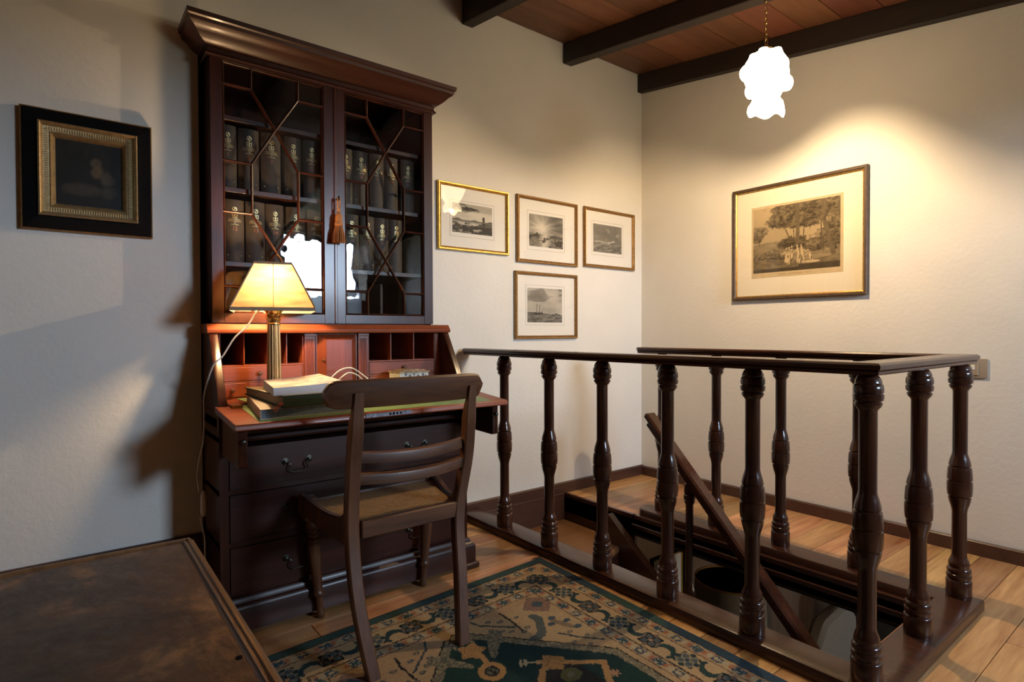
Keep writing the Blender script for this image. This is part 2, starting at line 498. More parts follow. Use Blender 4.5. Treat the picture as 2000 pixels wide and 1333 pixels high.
# ---- upper floor: slabs round the stair opening, with single planks as parts
OX0, OX1, OY0 = -1.53, -0.82, -2.09
bm = newbm()
box(bm, (-6.0, -4.9, -0.12), (OX0, -0.345, -0.022)); box(bm, (-3.04, -0.345, -0.12), (OX0, 0, -0.022))
box(bm, (OX1, OY0, -0.12), (0, 0, -0.022)); box(bm, (OX0, -4.9, -0.12), (0, OY0, -0.022))
floor = struct('floor', bm, DARKIN)
PW = 0.135
pl_me = {}
def plank(x0, x1, y0, y1):
    L = x1 - x0; W = y1 - y0
    key = (round(L, 2), round(W, 3))
    if key not in pl_me:
        b = newbm(); box(b, (-L / 2 + 0.0009, -W / 2 + 0.0011, -0.0215), (L / 2 - 0.0009, W / 2 - 0.0011, 0), 0.0016)
        pl_me[key] = mesh_of('plank', b, PINE, 0)
    local('plank', pl_me[key], floor, ((x0 + x1) / 2, (y0 + y1) / 2, 0))
LENS = [0.9, 1.2, 1.5, 1.8]
def run(x0, x1, y0, y1):
    x = x1
    while x > x0 + 0.01:
        L = random.choice(LENS)
        a = max(x0, x - L)
        if a - x0 < 0.35: a = x0
        plank(a, x, y0, y1); x = a
for r in range(0, 25):
    y1 = -0.03 - r * PW; y0 = y1 - PW
    if r == 0: y1 = 0.0
    if y0 > OY0 - 0.01:
        run(-3.04 if y0 > -0.345 - PW else -4.3, OX0 - 0.02, y0, y1)
        run(OX1 + 0.023, 0.0, y0, y1)
    else:
        run(-4.3, 0.0, y0, y1)
bm = newbm(); box(bm, (-6.0, -4.9, -0.022), (-4.3, -0.345, 0)); box(bm, (-4.3, -4.9, -0.022), (0, -0.03 - 25 * PW, 0))
o = obj('far_boards', bm, PINE, floor); o['kind'] = 'stuff'

# ---- skirting boards
def skirt(name, a, b, nrm, h, m=SKIRT, t=0.018):
    bm = newbm()
    sweep(bm, [a, b], [(0, 0), (t, 0), (t, h - 0.006), (t - 0.006, h), (0, h)] if nrm > 0 else [(0, 0), (0, h), (-t + 0.006, h), (-t, h - 0.006), (-t, 0)])
    return struct(name, bm, m)
skirt('baseboard_back', (-1.98, 0, 0), (0, 0, 0), 1, 0.072)
skirt('baseboard_right', (0, 0, 0), (0, -4.9, 0), 1, 0.068)
skirt('baseboard_left', (-6.0, -0.345, 0), (-3.04, -0.345, 0), 1, 0.31, SKIRTD)

# ---- ceiling: sloping boards on beams
CZ, CS = 3.003, math.tan(math.radians(7.8))
def cz(y): return CZ + y * CS
bm = newbm()
prism(bm, [(0.0, CZ + 0.022), (-4.9, cz(-4.9) + 0.022), (-4.9, cz(-4.9) + 0.12), (0.0, CZ + 0.12)], 'X', -6.0, 0.0)
ceiling = struct('ceiling', bm, CEILM)
BWD = 0.205
nb = int(4.9 / BWD)
b = newbm()
W = BWD - 0.002
vs = box(b, (-3.0, -W / 2, 0), (3.0, W / 2, 0.02), 0.0012)
board_me = mesh_of('board', b, CEILM, 0)
for k in range(nb):
    y = -(k + 0.5) * BWD
    o = local('board', board_me, ceiling, (-3.0, y, cz(y) + 0.001)); o.rotation_euler = (math.atan(CS), 0, 0)
b = newbm()
prism(b, [(0.0, -0.132), (0.0, 0.0), (-4.9, -4.9 * CS), (-4.9, -4.9 * CS - 0.132)], 'X', 0.0, 0.075, 0.004)
beam_me = mesh_of('beam', b, BEAMM, 0)
for x in (-0.048, -0.808, -1.61, -2.41, -3.21, -4.01, -4.81):
    o = local('beam', beam_me, ceiling, (x, 0, CZ))
    if x > -0.1: o.scale = (0.62, 1, 1)

# ---- lower storey seen through the stair opening
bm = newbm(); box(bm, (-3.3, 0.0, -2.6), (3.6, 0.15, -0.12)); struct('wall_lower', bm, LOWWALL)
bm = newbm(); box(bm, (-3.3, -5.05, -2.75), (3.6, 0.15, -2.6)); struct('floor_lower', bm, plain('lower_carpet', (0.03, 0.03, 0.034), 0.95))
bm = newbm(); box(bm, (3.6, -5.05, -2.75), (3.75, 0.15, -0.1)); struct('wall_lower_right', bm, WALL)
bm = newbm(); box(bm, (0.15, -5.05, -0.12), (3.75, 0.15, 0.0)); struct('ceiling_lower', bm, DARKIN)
bm = newbm(); box(bm, (-3.45, -5.05, -2.75), (-3.3, 0.15, -0.12)); struct('wall_lower_left', bm, WALL)
bm = newbm(); box(bm, (-3.3, -5.2, -2.75), (1.7, -5.05, -0.12)); box(bm, (2.3, -5.2, -2.75), (3.6, -5.05, -0.12)); box(bm, (1.7, -5.2, -2.75), (2.3, -5.05, -1.05)); box(bm, (1.7, -5.2, -0.55), (2.3, -5.05, -0.12)); struct('wall_lower_front', bm, WALL)
bm = newbm()
for x in (1.7, 1.98, 2.26): box(bm, (x, -5.16, -1.05), (x + 0.04, -5.10, -0.55))
for z in (-1.05, -0.59): box(bm, (1.7, -5.16, z), (2.3, -5.10, z + 0.04))
struct('added_window_2', bm, MZ)  # unseen window, added to let more light into the stairwell
bm = newbm()
for (x0, x1) in ((-3.3, 3.6),): box(bm, (x0, -0.03, -2.6), (x1, 0.0, -2.45))
struct('baseboard_lower', bm, SKIRTD)

# stairwell linings
bm = newbm()
box(bm, (OX1, -0.62, -0.26), (OX1 + 0.022, 0.0, 0.002), 0.002)
box(bm, (OX1, OY0, -0.105), (OX1 + 0.022, -0.6, 0.002), 0.002); box(bm, (OX1 - 0.010, OY0, -0.075), (OX1, -0.6, -0.05), 0.003)
struct('trim_1', bm, RLY)
bm = newbm(); box(bm, (OX0, -0.02, -0.26), (OX1, -0.0, 0.002), 0.002); struct('trim_2', bm, SKIRT)
bm = newbm(); box(bm, (OX0 - 0.012, OY0, -0.26), (OX0 + 0.01, -0.02, -0.003), 0.002); box(bm, (OX0, OY0 - 0.012, -0.26), (OX1, OY0 + 0.01, -0.003), 0.002); struct('trim_3', bm, RLY)

# ================================================================== STAIR RAILING
RX, FY, FX = -1.595, -2.145, -0.705
rail = thing('stair_railing', 'dark turned-baluster railing round the open stairwell', 'railing', (RX, FY, 0))
def rrect(hw, z0, z1, r, groove=0.0):
    p = []
    for cx, cy, a0 in ((hw - r, z0 + r, -90), (hw - r, z1 - r, 0), (-hw + r, z1 - r, 90), (-hw + r, z0 + r, 180)):
        for k in range(4):
            a = math.radians(a0 + 30 * k); p.append((cx + r * math.cos(a), cy + r * math.sin(a)))
    return p
hp = [(-0.036, 0.0), (0.036, 0.0), (0.041, 0.004), (0.043, 0.011), (0.040, 0.0135), (0.0455, 0.016), (0.049, 0.023), (0.048, 0.030), (0.041, 0.036),
      (-0.041, 0.036), (-0.048, 0.030), (-0.049, 0.023), (-0.0455, 0.016), (-0.040, 0.0135), (-0.043, 0.011), (-0.041, 0.004)]
bm = newbm()
path = [(RX, -0.045, 0.952), (RX, FY, 0.952), (FX, FY, 0.952), (FX, -0.585, 0.952)]
sweep(bm, path, hp)
for (x, y, s) in ((RX, -0.045, 1), (FX, -0.585, 1)):      # rounded ends
    A = []
    for k in range(7):
        a = PI * k / 6
        A.append([bm.verts.new((x + 0.048 * math.cos(a) * f, y + 0.032 * math.sin(a) * f, z)) for f, z in ((0.76, 0.952), (0.88, 0.960), (0.84, 0.9655), (1, 0.975), (0.98, 0.982), (0.85, 0.988))])
    for k in range(6):
        for j in range(5): bm.faces.new((A[k][j], A[k + 1][j], A[k + 1][j + 1], A[k][j + 1]))
    bm.faces.new([a[-1] for a in A]); bm.faces.new([a[0] for a in A][::-1])
obj('handrail', bm, RLY, rail)
kp = [(-0.066, 0.0), (0.066, 0.0), (0.066, 0.030), (0.062, 0.038), (0.055, 0.041), (-0.055, 0.041), (-0.062, 0.038), (-0.066, 0.030)]
bm = newbm()
sweep(bm, [(RX + 0.008, -0.02, 0.0005), (RX + 0.008, FY - 0.005, 0.0005), (FX - 0.03, FY - 0.005, 0.0005), (FX - 0.03, -0.665, 0.0005)], kp)
A = []
for k in range(9):
    a = PI * k / 8
    A.append([bm.verts.new((FX - 0.03 + 0.066 * math.cos(a), -0.665 + 0.06 * math.sin(a), z)) for z in (0.0005, 0.036)] +
             [bm.verts.new((FX - 0.03 + 0.058 * math.cos(a), -0.665 + 0.052 * math.sin(a), 0.0415))])
for k in range(8):
    for j in range(2): bm.faces.new((A[k][j], A[k + 1][j], A[k + 1][j + 1], A[k][j + 1]))
bm.faces.new([a[-1] for a in A]); bm.faces.new([a[0] for a in A][::-1])
obj('base_rail', bm, RLY, rail)

def groove(prof, z, r, d=0.005, w=0.0045):
    return prof + [(r, z - w), (r - d, z - w * 0.4), (r - d, z + w * 0.4), (r, z + w)]
BALP = [(0.041, 0.041), (0.0425, 0.048), (0.0425, 0.105), (0.040, 0.109), (0.0365, 0.111), (0.0365, 0.114), (0.0405, 0.117), (0.0415, 0.124), (0.040, 0.131), (0.036, 0.134), (0.036, 0.137),
        (0.0395, 0.140), (0.0395, 0.148), (0.037, 0.154), (0.033, 0.157), (0.033, 0.160), (0.035, 0.163), (0.0345, 0.172), (0.031, 0.184), (0.0265, 0.194), (0.0245, 0.205), (0.0245, 0.372), (0.026, 0.384),
        (0.030, 0.398), (0.034, 0.412), (0.0365, 0.424), (0.0375, 0.431), (0.034, 0.4335), (0.034, 0.4365), (0.0395, 0.439), (0.0412, 0.455), (0.0416, 0.475), (0.0412, 0.4925), (0.037, 0.495), (0.037, 0.498), (0.0412, 0.5005),
        (0.0405, 0.520), (0.039, 0.540), (0.0375, 0.548), (0.0335, 0.5505), (0.0335, 0.5535), (0.0365, 0.556), (0.034, 0.570), (0.030, 0.585), (0.026, 0.598), (0.0245, 0.608), (0.0245, 0.846),
        (0.028, 0.852), (0.0335, 0.858), (0.0365, 0.865), (0.0365, 0.869), (0.033, 0.8715), (0.033, 0.874), (0.0385, 0.8765), (0.0405, 0.884), (0.0405, 0.893), (0.037, 0.8955), (0.037, 0.898), (0.0402, 0.9005),
        (0.0402, 0.912), (0.0385, 0.922), (0.035, 0.925), (0.035, 0.9275), (0.036, 0.929), (0.0335, 0.938), (0.028, 0.947), (0.021, 0.953)]
b = newbm(); lathe(b, BALP, 28)
bal_me = mesh_of('baluster', b, RLZ, 40)
pos = [(RX, y) for y in (-0.375, -0.735, -1.085, -1.432, -1.785)] + [(RX, FY)] + [(-1.165, FY), (FX - 0.005, FY)] + [(FX - 0.01, y) for y in (-1.785, -1.437, -1.087, -0.735)]
for x, y in pos:
    local('baluster', bal_me, rail, (x - RX, y - FY, 0))

# descending stair: treads, risers, strings
stair = thing('staircase', 'wooden stair going down through the railed opening', 'staircase', (-1.2, -0.3, -0.17))
bm = newbm()
prism(bm, [(-1.525, -0.02), (-0.825, -0.02), (-0.835, -0.565), (-1.07, -0.635), (-1.525, -0.70)], 'Z', -0.205, -0.17, 0.008)
obj('tread', bm, TREADM, stair)
for k in range(1, 12):
    y1 = -0.565 - 0.235 * (k - 1); z = -0.17 - 0.185 * k
    if z < -2.45: break
    bm = newbm(); box(bm, (-1.525, y1 - 0.26, z - 0.035), (-0.89, y1, z), 0.006); obj('tread', bm, TREADM, stair)
    bm = newbm(); box(bm, (-1.525, y1 - 0.02, z), (-0.89, y1, z + 0.15)); obj('riser', bm, RLX, stair)
def slant(name, x0, x1, ya, za, slope, L, h, m, bev, parent):
    """a board in the y-z plane: upper edge starts at (ya, za) and falls by slope per metre towards -y"""
    d = Vector((-1, -slope)).normalized(); n = Vector((d.y, -d.x))
    p = Vector((ya, za)); q = p + d * L
    if n.y > 0: n = -n
    bm = newbm(); prism(bm, [tuple(p), tuple(q), tuple(q + n * h), tuple(p + n * h)], 'X', x0, x1, bev)
    return obj(name, bm, m, parent)
slant('string', -0.925, -0.875, -0.50, 0.0, 0.78, 2.9, 0.17, RLY, 0.004, stair)
slant('string', -1.528, -1.49, -0.62, -0.04, 0.78, 2.9, 0.24, RLY, 0.004, stair)
hr = thing('stair_handrail', 'sloping wooden handrail descending into the stairwell', 'handrail', (-0.88, -1.2, -0.4))
slant('rail', -0.925, -0.848, -0.785, 0.635, 1.05, 2.4, 0.036, RLY, 0.010, hr)
slant('rail_moulding', -0.912, -0.861, -0.79, 0.580, 1.05, 2.4, 0.026, RLY, 0.006, hr)
for y in (-1.045, -1.62):
    zt = 0.635 - 1.05 * (-0.785 - y) - 0.085; zb = 0.0 - 0.78 * (-0.50 - y)
    H = zt - zb
    b = newbm()
    pr = [(0.030, 0.0), (0.0305, 0.10), (0.0275, 0.104), (0.0295, 0.112), (0.030, 0.13), (0.0265, 0.135), (0.029, 0.142), (0.029, 0.155), (0.026, 0.165), (0.022, 0.19), (0.0195, 0.205), (0.0195, H - 0.10), (0.024, H - 0.09), (0.029, H - 0.08), (0.026, H - 0.074), (0.030, H - 0.065), (0.030, H - 0.05), (0.026, H - 0.045), (0.028, H - 0.03), (0.026, H + 0.01)]
    lathe(b, pr, 20, (-0.893, y, zb)); obj('baluster', b, RLZ, hr)

# ---- things on the lower storey
def plain_frame(bm, x0, x1, z0, z1, y, wd, d):
    sweep(bm, [(x0, y, z0), (x1, y, z0), (x1, y, z1), (x0, y, z1)], [(0, 0), (0, d), (wd, d), (wd, 0)], closed=True, upv=Vector((0, -1, 0)))
lp = thing('framed_picture', 'white-mounted picture low on the wall below the stairs', 'picture', (0.32, 0.0, -0.87))
bm = newbm(); sweep(bm, [(0.10, 0, -1.08), (0.52, 0, -1.08), (0.52, 0, -0.675), (0.10, 0, -0.675)], [(0, 0.001), (0, 0.025), (-0.018, 0.025), (-0.022, 0.012), (-0.022, 0.001)], closed=True, upv=Vector((0, -1, 0)))
obj('frame', bm, BLACKF, lp)
bm = newbm(); sweep(bm, [(0.122, 0, -1.058), (0.498, 0, -1.058), (0.498, 0, -0.697), (0.122, 0, -0.697)], [(0, 0.001), (0, 0.018), (-0.012, 0.018), (-0.012, 0.001)], closed=True, upv=Vector((0, -1, 0)))
obj('gilt_slip', bm, GILT, lp)
bm = newbm(); box(bm, (0.115, -0.008, -1.065), (0.505, -0.002, -0.69)); obj('mount', bm, MAT, lp)
bm = newbm(); box(bm, (0.21, -0.010, -0.98), (0.42, -0.008, -0.78)); obj('print', bm, plain('grey_print', (0.30, 0.29, 0.27), 0.9, noise=0.4, nscale=25), lp)

fl = thing('floor_lamp', 'beige drum-shade lamp standing on the storey below the stairwell', 'lamp', (0.22, -0.60, -2.6))
bm = newbm(); lathe(bm, [(0.25, -1.10), (0.235, -0.66), (0.230, -0.66), (0.245, -1.10)], 40, (0.22, -0.60, 0)); 
obj('lamp_shade', bm, BEIGE, fl)
bm = newbm(); lathe(bm, [(0.2365, -0.672), (0.2365, -0.658), (0.229, -0.658), (0.229, -0.672)], 40, (0.22, -0.60, 0)); obj('shade_rim', bm, GILTD, fl)
bm = newbm(); lathe(bm, [(0.14, -2.6), (0.14, -2.57), (0.02, -2.55), (0.014, -2.5), (0.014, -0.9), (0.02, -0.88), (0.0, -0.86)], 20, (0.22, -0.60, 0)); obj('stand', bm, BRASS, fl)

ac = thing('armchair', 'beige upholstered wing chair below the stairwell', 'armchair', (1.15, -0.9, -2.6))
bm = newbm()
prism(bm, [(0.80, -1.35), (1.02, -1.10), (1.42, -1.06), (1.55, -1.2), (1.58, -1.62), (1.45, -1.98), (0.98, -1.98)], 'Y', -0.92, -0.80, 0.03)
obj('backrest', bm, BEIGE, ac)
bm = newbm(); box(bm, (0.85, -1.55, -2.35), (1.6, -0.92, -2.05), 0.05, 2); obj('seat', bm, BEIGE, ac)
for x in (0.85, 1.48):
    bm = newbm(); box(bm, (x, -1.55, -2.3), (x + 0.14, -0.9, -1.9), 0.04, 2); obj('armrest', bm, BEIGE, ac)
for x in (0.9, 1.55):
    for y in (-1.5, -0.95):
        bm = newbm(); lathe(bm, [(0.02, -2.6), (0.03, -2.32)], 10, (x, y, 0)); obj('leg', bm, RLZ, ac)
cl_ = thing('lower_fill_lamp', 'added globe lamp, out of view, that brightens the lower storey', 'lamp', (0.6, -3.0, -0.12))  # unseen lamp, added only to brighten the lower storey
bm = newbm(); lathe(bm, [(0.05, -0.12), (0.05, -0.14), (0.012, -0.15), (0.012, -0.28)], 16, (0.6, -3.0, 0)); obj('stem', bm, BRASS, cl_)
bm = newbm(); lathe(bm, [(0.0, -0.46), (0.06, -0.44), (0.09, -0.38), (0.08, -0.31), (0.03, -0.275)], 24, (0.6, -3.0, 0)); obj('globe', bm, glow('fill_globe_glow', (1.0, 0.78, 0.55), 75.0), cl_)
sf = thing('sofa', 'dark grey sofa on the storey below', 'sofa', (2.3, -1.4, -2.6))
bm = newbm(); box(bm, (1.75, -2.6, -2.5), (2.6, -0.5, -2.0), 0.05, 2); obj('seat', bm, GREYF, sf)
bm = newbm(); box(bm, (2.45, -2.6, -2.5), (2.75, -0.5, -1.55), 0.06, 2); obj('backrest', bm, GREYF, sf)

# ================================================================== BUREAU BOOKCASE
BL, BR, BF = -3.035, -2.0, -0.62
bur = thing('bureau_bookcase', 'tall mahogany bureau bookcase with glazed doors and open fall front', 'bureau', (-2.52, -0.3, 0))
# -- lower carcass
bm = newbm()
box(bm, (BL, BF, 0.12), (BL + 0.03, -0.03, 0.80)); box(bm, (BR - 0.03, BF, 0.12), (BR, -0.03, 0.80))
box(bm, (BL, -0.04, 0.12), (BR, -0.03, 1.1)); box(bm, (BL, BF + 0.012, 0.12), (BR, -0.03, 0.15))
for z in (0.315, 0.505, 0.695): box(bm, (BL, BF + 0.002, z), (BR, -0.03, z + 0.018))
box(bm, (BL, BF + 0.03, 0.745), (BR, -0.03, 0.775))
for s, e in ((BL, BL + 0.03), (BR - 0.03, BR)):
    prism(bm, [(-0.03, 0.80), (BF, 0.80), (BF, 0.822), (-0.455, 1.098), (-0.03, 1.098)], 'X', s, e, 0.002)
obj('carcass', bm, MZ, bur)
# interior floor and back of the writing compartment
bm = newbm(); box(bm, (BL + 0.03, -0.605, 0.80), (BR - 0.03, -0.04, 0.826)); obj('interior_floor', bm, MR, bur)
bm = newbm(); box(bm, (-2.935, -0.60, 0.826), (-2.10, -0.435, 0.8285)); obj('inner_leather', bm, LEATHG, bur)
# desk top moulding
bm = newbm()
prism(bm, [(-0.03, 1.080), (-0.470, 1.080), (-0.474, 1.086), (-0.474, 1.094), (-0.468, 1.099), (-0.462, 1.108), (-0.455, 1.116), (-0.03, 1.116)], 'X', BL - 0.006, BR + 0.006)
obj('desk_top', bm, MR, bur)
# -- plinth and bracket feet
bm = newbm()
pp = [(0, 0.018), (0.028, 0.018), (0.028, 0.098), (0.024, 0.108), (0.012, 0.116), (0.010, 0.126), (0.004, 0.134), (0, 0.134)]
sweep(bm, [(BL, -0.03, 0), (BL, BF + 0.0, 0), (BR, BF, 0), (BR, -0.03, 0)], [(u, v) for u, v in pp])
obj('plinth', bm, MX, bur)
for x0, x1 in ((BL - 0.038, BL + 0.09), (BR - 0.055, BR + 0.042)):
    for y0, y1 in ((BF - 0.044, BF + 0.08), (-0.13, -0.02)):
        bm = newbm(); box(bm, (x0, y0, 0.0), (x1, y1, 0.028), 0.010, 3); obj('foot', bm, MX, bur)
# -- four long drawers
def handle(parent, x, z, y, w=0.088, drop=0.038):
    bm = newbm()
    for s in (-1, 1):
        lathe(bm, [(0.0, -0.016), (0.007, -0.014), (0.0075, -0.010), (0.004, -0.006), (0.004, -0.004), (0.0135, -0.0025), (0.0135, 0.0)], 14, (x + s * w / 2, y, z), 'Y')
    hw = w / 2
    pts = [(x - hw, y - 0.010, z), (x - hw + 0.012, y - 0.014, z - 0.004), (x - hw + 0.016, y - 0.016, z - 0.012), (x - hw + 0.010, y - 0.016, z - 0.024), (x - hw + 0.020, y - 0.016, z - drop),
           (x, y - 0.016, z - drop - 0.001), (x + hw - 0.020, y - 0.016, z - drop), (x + hw - 0.010, y - 0.016, z - 0.024), (x + hw - 0.016, y - 0.016, z - 0.012), (x + hw - 0.012, y - 0.014, z - 0.004), (x + hw, y - 0.010, z)]
    tube(bm, smooth_path(pts, 4), 0.0028, 7)
    return obj('handle', bm, DBRASS, parent)
def escutcheon(parent, x, z, y):
    bm = newbm()
    pts = [(x + 0.007 * math.cos(a), z + 0.006 + 0.007 * math.sin(a)) for a in [math.radians(-50 + 280 * k / 12) for k in range(13)]] + [(x - 0.006, z - 0.014), (x + 0.006, z - 0.014)]
    prism(bm, pts, 'Y', y - 0.002, y)
    e = obj('escutcheon', bm, DBRASS, parent)
for i, (z0, z1) in enumerate(((0.152, 0.313), (0.335, 0.503), (0.525, 0.672))):
    bm = newbm()
    box(bm, (BL + 0.033, BF - 0.001, z0), (BR - 0.033, BF + 0.25, z1), 0.0015)
    sweep(bm, [(BL + 0.033, BF - 0.001, z0), (BR - 0.033, BF - 0.001, z0), (BR - 0.033, BF - 0.001, z1), (BL + 0.033, BF - 0.001, z1)],
          [(0, 0), (0, 0.0035), (-0.003, 0.0035), (-0.0035, 0)], closed=True, upv=Vector((0, -1, 0)))
    d = obj('drawer', bm, MX, bur)
    zc = (0.600, 0.432, 0.238)[2 - i]
    handle(d, -2.768, zc, BF - 0.001); handle(d, -2.262, zc, BF - 0.001)
    escutcheon(d, -2.517, (0.612, 0.45, 0.255)[2 - i], BF - 0.001)
bm = newbm(); box(bm, (BL + 0.06, BF + 0.004, 0.715), (BR - 0.06, BF + 0.2, 0.772), 0.0015); obj('frieze_panel', bm, MX, bur)
bm = newbm(); prism(bm, [(BF, 0.690), (BF - 0.008, 0.692), (BF - 0.012, 0.700), (BF - 0.008, 0.710), (BF, 0.713)], 'X', BL + 0.03, BR - 0.03); obj('moulding', bm, MX, bur)
# -- lopers that carry the fall
for x0, x1 in ((BL + 0.006, BL + 0.034), (BR - 0.036, BR - 0.008)):
    bm = newbm(); prism(bm, [(-0.30, 0.665), (-0.865, 0.648), (-0.872, 0.655), (-0.872, 0.772), (-0.30, 0.786)], 'X', x0, x1, 0.0015)
    lo = obj('loper', bm, MY, bur)
    xc = (x0 + x1) / 2
    bm = newbm(); lathe(bm, [(0.0, -0.016), (0.006, -0.0145), (0.008, -0.010), (0.006, -0.005), (0.003, -0.003), (0.003, 0.0)], 12, (xc, -0.872, 0.735), 'Y'); obj('knob', bm, DBRASS, lo)
# -- fall front, open
FA = math.atan2(0.027, 0.295)
def fall_z(y): return 0.8225 + (y + 0.605) * 0.0915
FL, FR_, FYF = -3.045, -1.985, -0.908
bm = newbm()
v = [(-0.607, fall_z(-0.607)), (FYF, fall_z(FYF)), (FYF - 0.001, fall_z(FYF) - 0.006), (FYF - 0.004, fall_z(FYF) - 0.014), (FYF - 0.004, fall_z(FYF) - 0.019), (FYF + 0.003, fall_z(FYF) - 0.022), (-0.607, fall_z(-0.607) - 0.022)]
prism(bm, v, 'X', FL, FR_, 0.0015)
fall = obj('fall_front', bm, MR, bur)
bm = newbm(); prism(bm, [(-0.612, fall_z(-0.612)), (FYF + 0.016, fall_z(FYF + 0.016)), (FYF + 0.016, fall_z(FYF + 0.016) + 0.0012), (-0.612, fall_z(-0.612) + 0.0012)], 'X', FL + 0.075, FR_ - 0.075)
obj('writing_leather', bm, LEATHG, fall)
bm = newbm(); box(bm, (-2.62, FYF - 0.0062, fall_z(FYF) - 0.017), (-2.44, FYF - 0.0035, fall_z(FYF) - 0.002), 0.0008)
lk = obj('lock_plate', bm, plain('worn_steel', (0.35, 0.38, 0.45), 0.3, 0.9, noise=0.4, nscale=120), fall)
bm = newbm()
for k in range(4): box(bm, (-2.53 + 0.014 * k, FYF - 0.0068, fall_z(FYF) - 0.013), (-2.522 + 0.014 * k, FYF - 0.006, fall_z(FYF) - 0.006))
obj('lock_slot', bm, BLACKF, fall)
for hx in (-3.0, -2.07):
    bm = newbm(); box(bm, (hx, -0.66, fall_z(-0.66)), (hx + 0.035, -0.575, 0.8275)); obj('hinge_plate', bm, BRASS, fall)

# -- pigeonholes and small drawers
PF = -0.43
IL, IR = BL + 0.03, BR - 0.03
bm = newbm()
def vdiv(x, z0, z1, t=0.006): box(bm, (x - t / 2, PF, z0), (x + t / 2, -0.045, z1))
for x in (IL + 0.012, -2.906, -2.818, -2.745, -2.679): vdiv(x, 0.826, 1.082) if x in (-2.679, IL + 0.012) else vdiv(x, 0.955, 1.08, 0.004)
for x in (-2.394, -2.284, -2.168, -2.056): vdiv(x, 0.826, 1.082) if x in (-2.394, -2.056) else vdiv(x, 0.955, 1.08, 0.004)
for a, c in ((IL, -2.679), (-2.394, -2.056)):
    box(bm, (a, PF - 0.001, 0.950), (c, -0.045, 0.956)); box(bm, (a, PF - 0.001, 0.888), (c, -0.045, 0.894)); box(bm, (a, PF, 0.826), (c, -0.045, 0.832))
box(bm, (-2.896, PF, 0.83), (-2.890, -0.1, 0.89)); box(bm, (-2.86 + 0.085, PF, 0.83), (-2.769, -0.1, 0.89))
box(bm, (IL, -0.06, 0.826), (IR, -0.045, 1.082))
box(bm, (-2.056, PF, 0.826), (IR, PF + 0.01, 1.082)); box(bm, (IL, PF, 0.826), (IL + 0.012, PF + 0.01, 1.082))
obj('pigeonholes', bm, MR, bur)
def small_drawer(x0, x1, z0, z1, knobs):
    bm = newbm(); box(bm, (x0, PF - 0.002, z0), (x1, PF + 0.2, z1), 0.0012)
    d = obj('small_drawer', bm, MR, bur)
    for kx in knobs:
        bm = newbm(); zc = (z0 + z1) / 2
        lathe(bm, [(0.0, -0.021), (0.006, -0.020), (0.0088, -0.015), (0.0075, -0.009), (0.0038, -0.005), (0.0042, 0.0)], 16, (kx, PF - 0.002, zc), 'Y')
        obj('knob', bm, CHZ, d)
small_drawer(IL + 0.016, -2.683, 0.8955, 0.9485, (-2.852,))
small_drawer(IL + 0.016, -2.897, 0.8335, 0.8865, (-2.951,)); small_drawer(-2.889, -2.778, 0.8335, 0.8865, (-2.835,)); small_drawer(-2.768, -2.683, 0.8335, 0.8865, (-2.725,))
small_drawer(-2.390, -2.060, 0.8955, 0.9485, (-2.222,)); small_drawer(-2.390, -2.228, 0.8335, 0.8865, (-2.31,)); small_drawer(-2.222, -2.060, 0.8335, 0.8865, (-2.14,))
def pilaster(x0, x1):
    bm = newbm(); box(bm, (x0, PF - 0.010, 0.826), (x1, PF + 0.1, 1.080), 0.001)
    box(bm, (x0 - 0.003, PF - 0.015, 1.066), (x1 + 0.003, PF, 1.080), 0.002); box(bm, (x0 - 0.003, PF - 0.015, 0.826), (x1 + 0.003, PF, 0.846), 0.002)
    n = 5; wd = (x1 - x0 - 0.012) / n
    for k in range(n):
        lathe(bm, [(wd * 0.42, 0.856), (wd * 0.42, 1.056)], 10, (x0 + 0.006 + (k + 0.5) * wd, PF - 0.010, 0))
    obj('pilaster', bm, MRZ, bur)
pilaster(-2.676, -2.632); pilaster(-2.444, -2.398)
bm = newbm(); box(bm, (-2.628, PF - 0.004, 0.830), (-2.448, PF + 0.014, 1.078))
door = obj('cupboard_door', bm, MRZ, bur)
bm = newbm()
o4 = [(-2.622, 0.834), (-2.454, 0.834), (-2.454, 1.074), (-2.622, 1.074)]; i4 = [(-2.590, 0.866), (-2.479, 0.866), (-2.479, 1.050), (-2.590, 1.050)]
A = [bm.verts.new((x, PF - 0.005, z)) for x, z in o4]; B = [bm.verts.new((x, PF - 0.024, z)) for x, z in i4]; Bk = [bm.verts.new((x, PF - 0.003, z)) for x, z in o4]
for k in range(4): bm.faces.new((A[k], A[(k + 1) % 4], B[(k + 1) % 4], B[k])); bm.faces.new((Bk[k], Bk[(k + 1) % 4], A[(k + 1) % 4], A[k]))
bm.faces.new(B); obj('raised_panel', bm, MRZ, door, 0)
bm = newbm(); tube(bm, [(-2.608, PF - 0.004, 0.966), (-2.608, PF - 0.022, 0.966)], 0.0018, 8); lathe(bm, [(0.0, 0.0), (0.0065, 0.001), (0.0065, 0.003), (0.0, 0.004)], 14, (-2.606, PF - 0.026, 0.968), 'X'); obj('key', bm, BRASS, door)

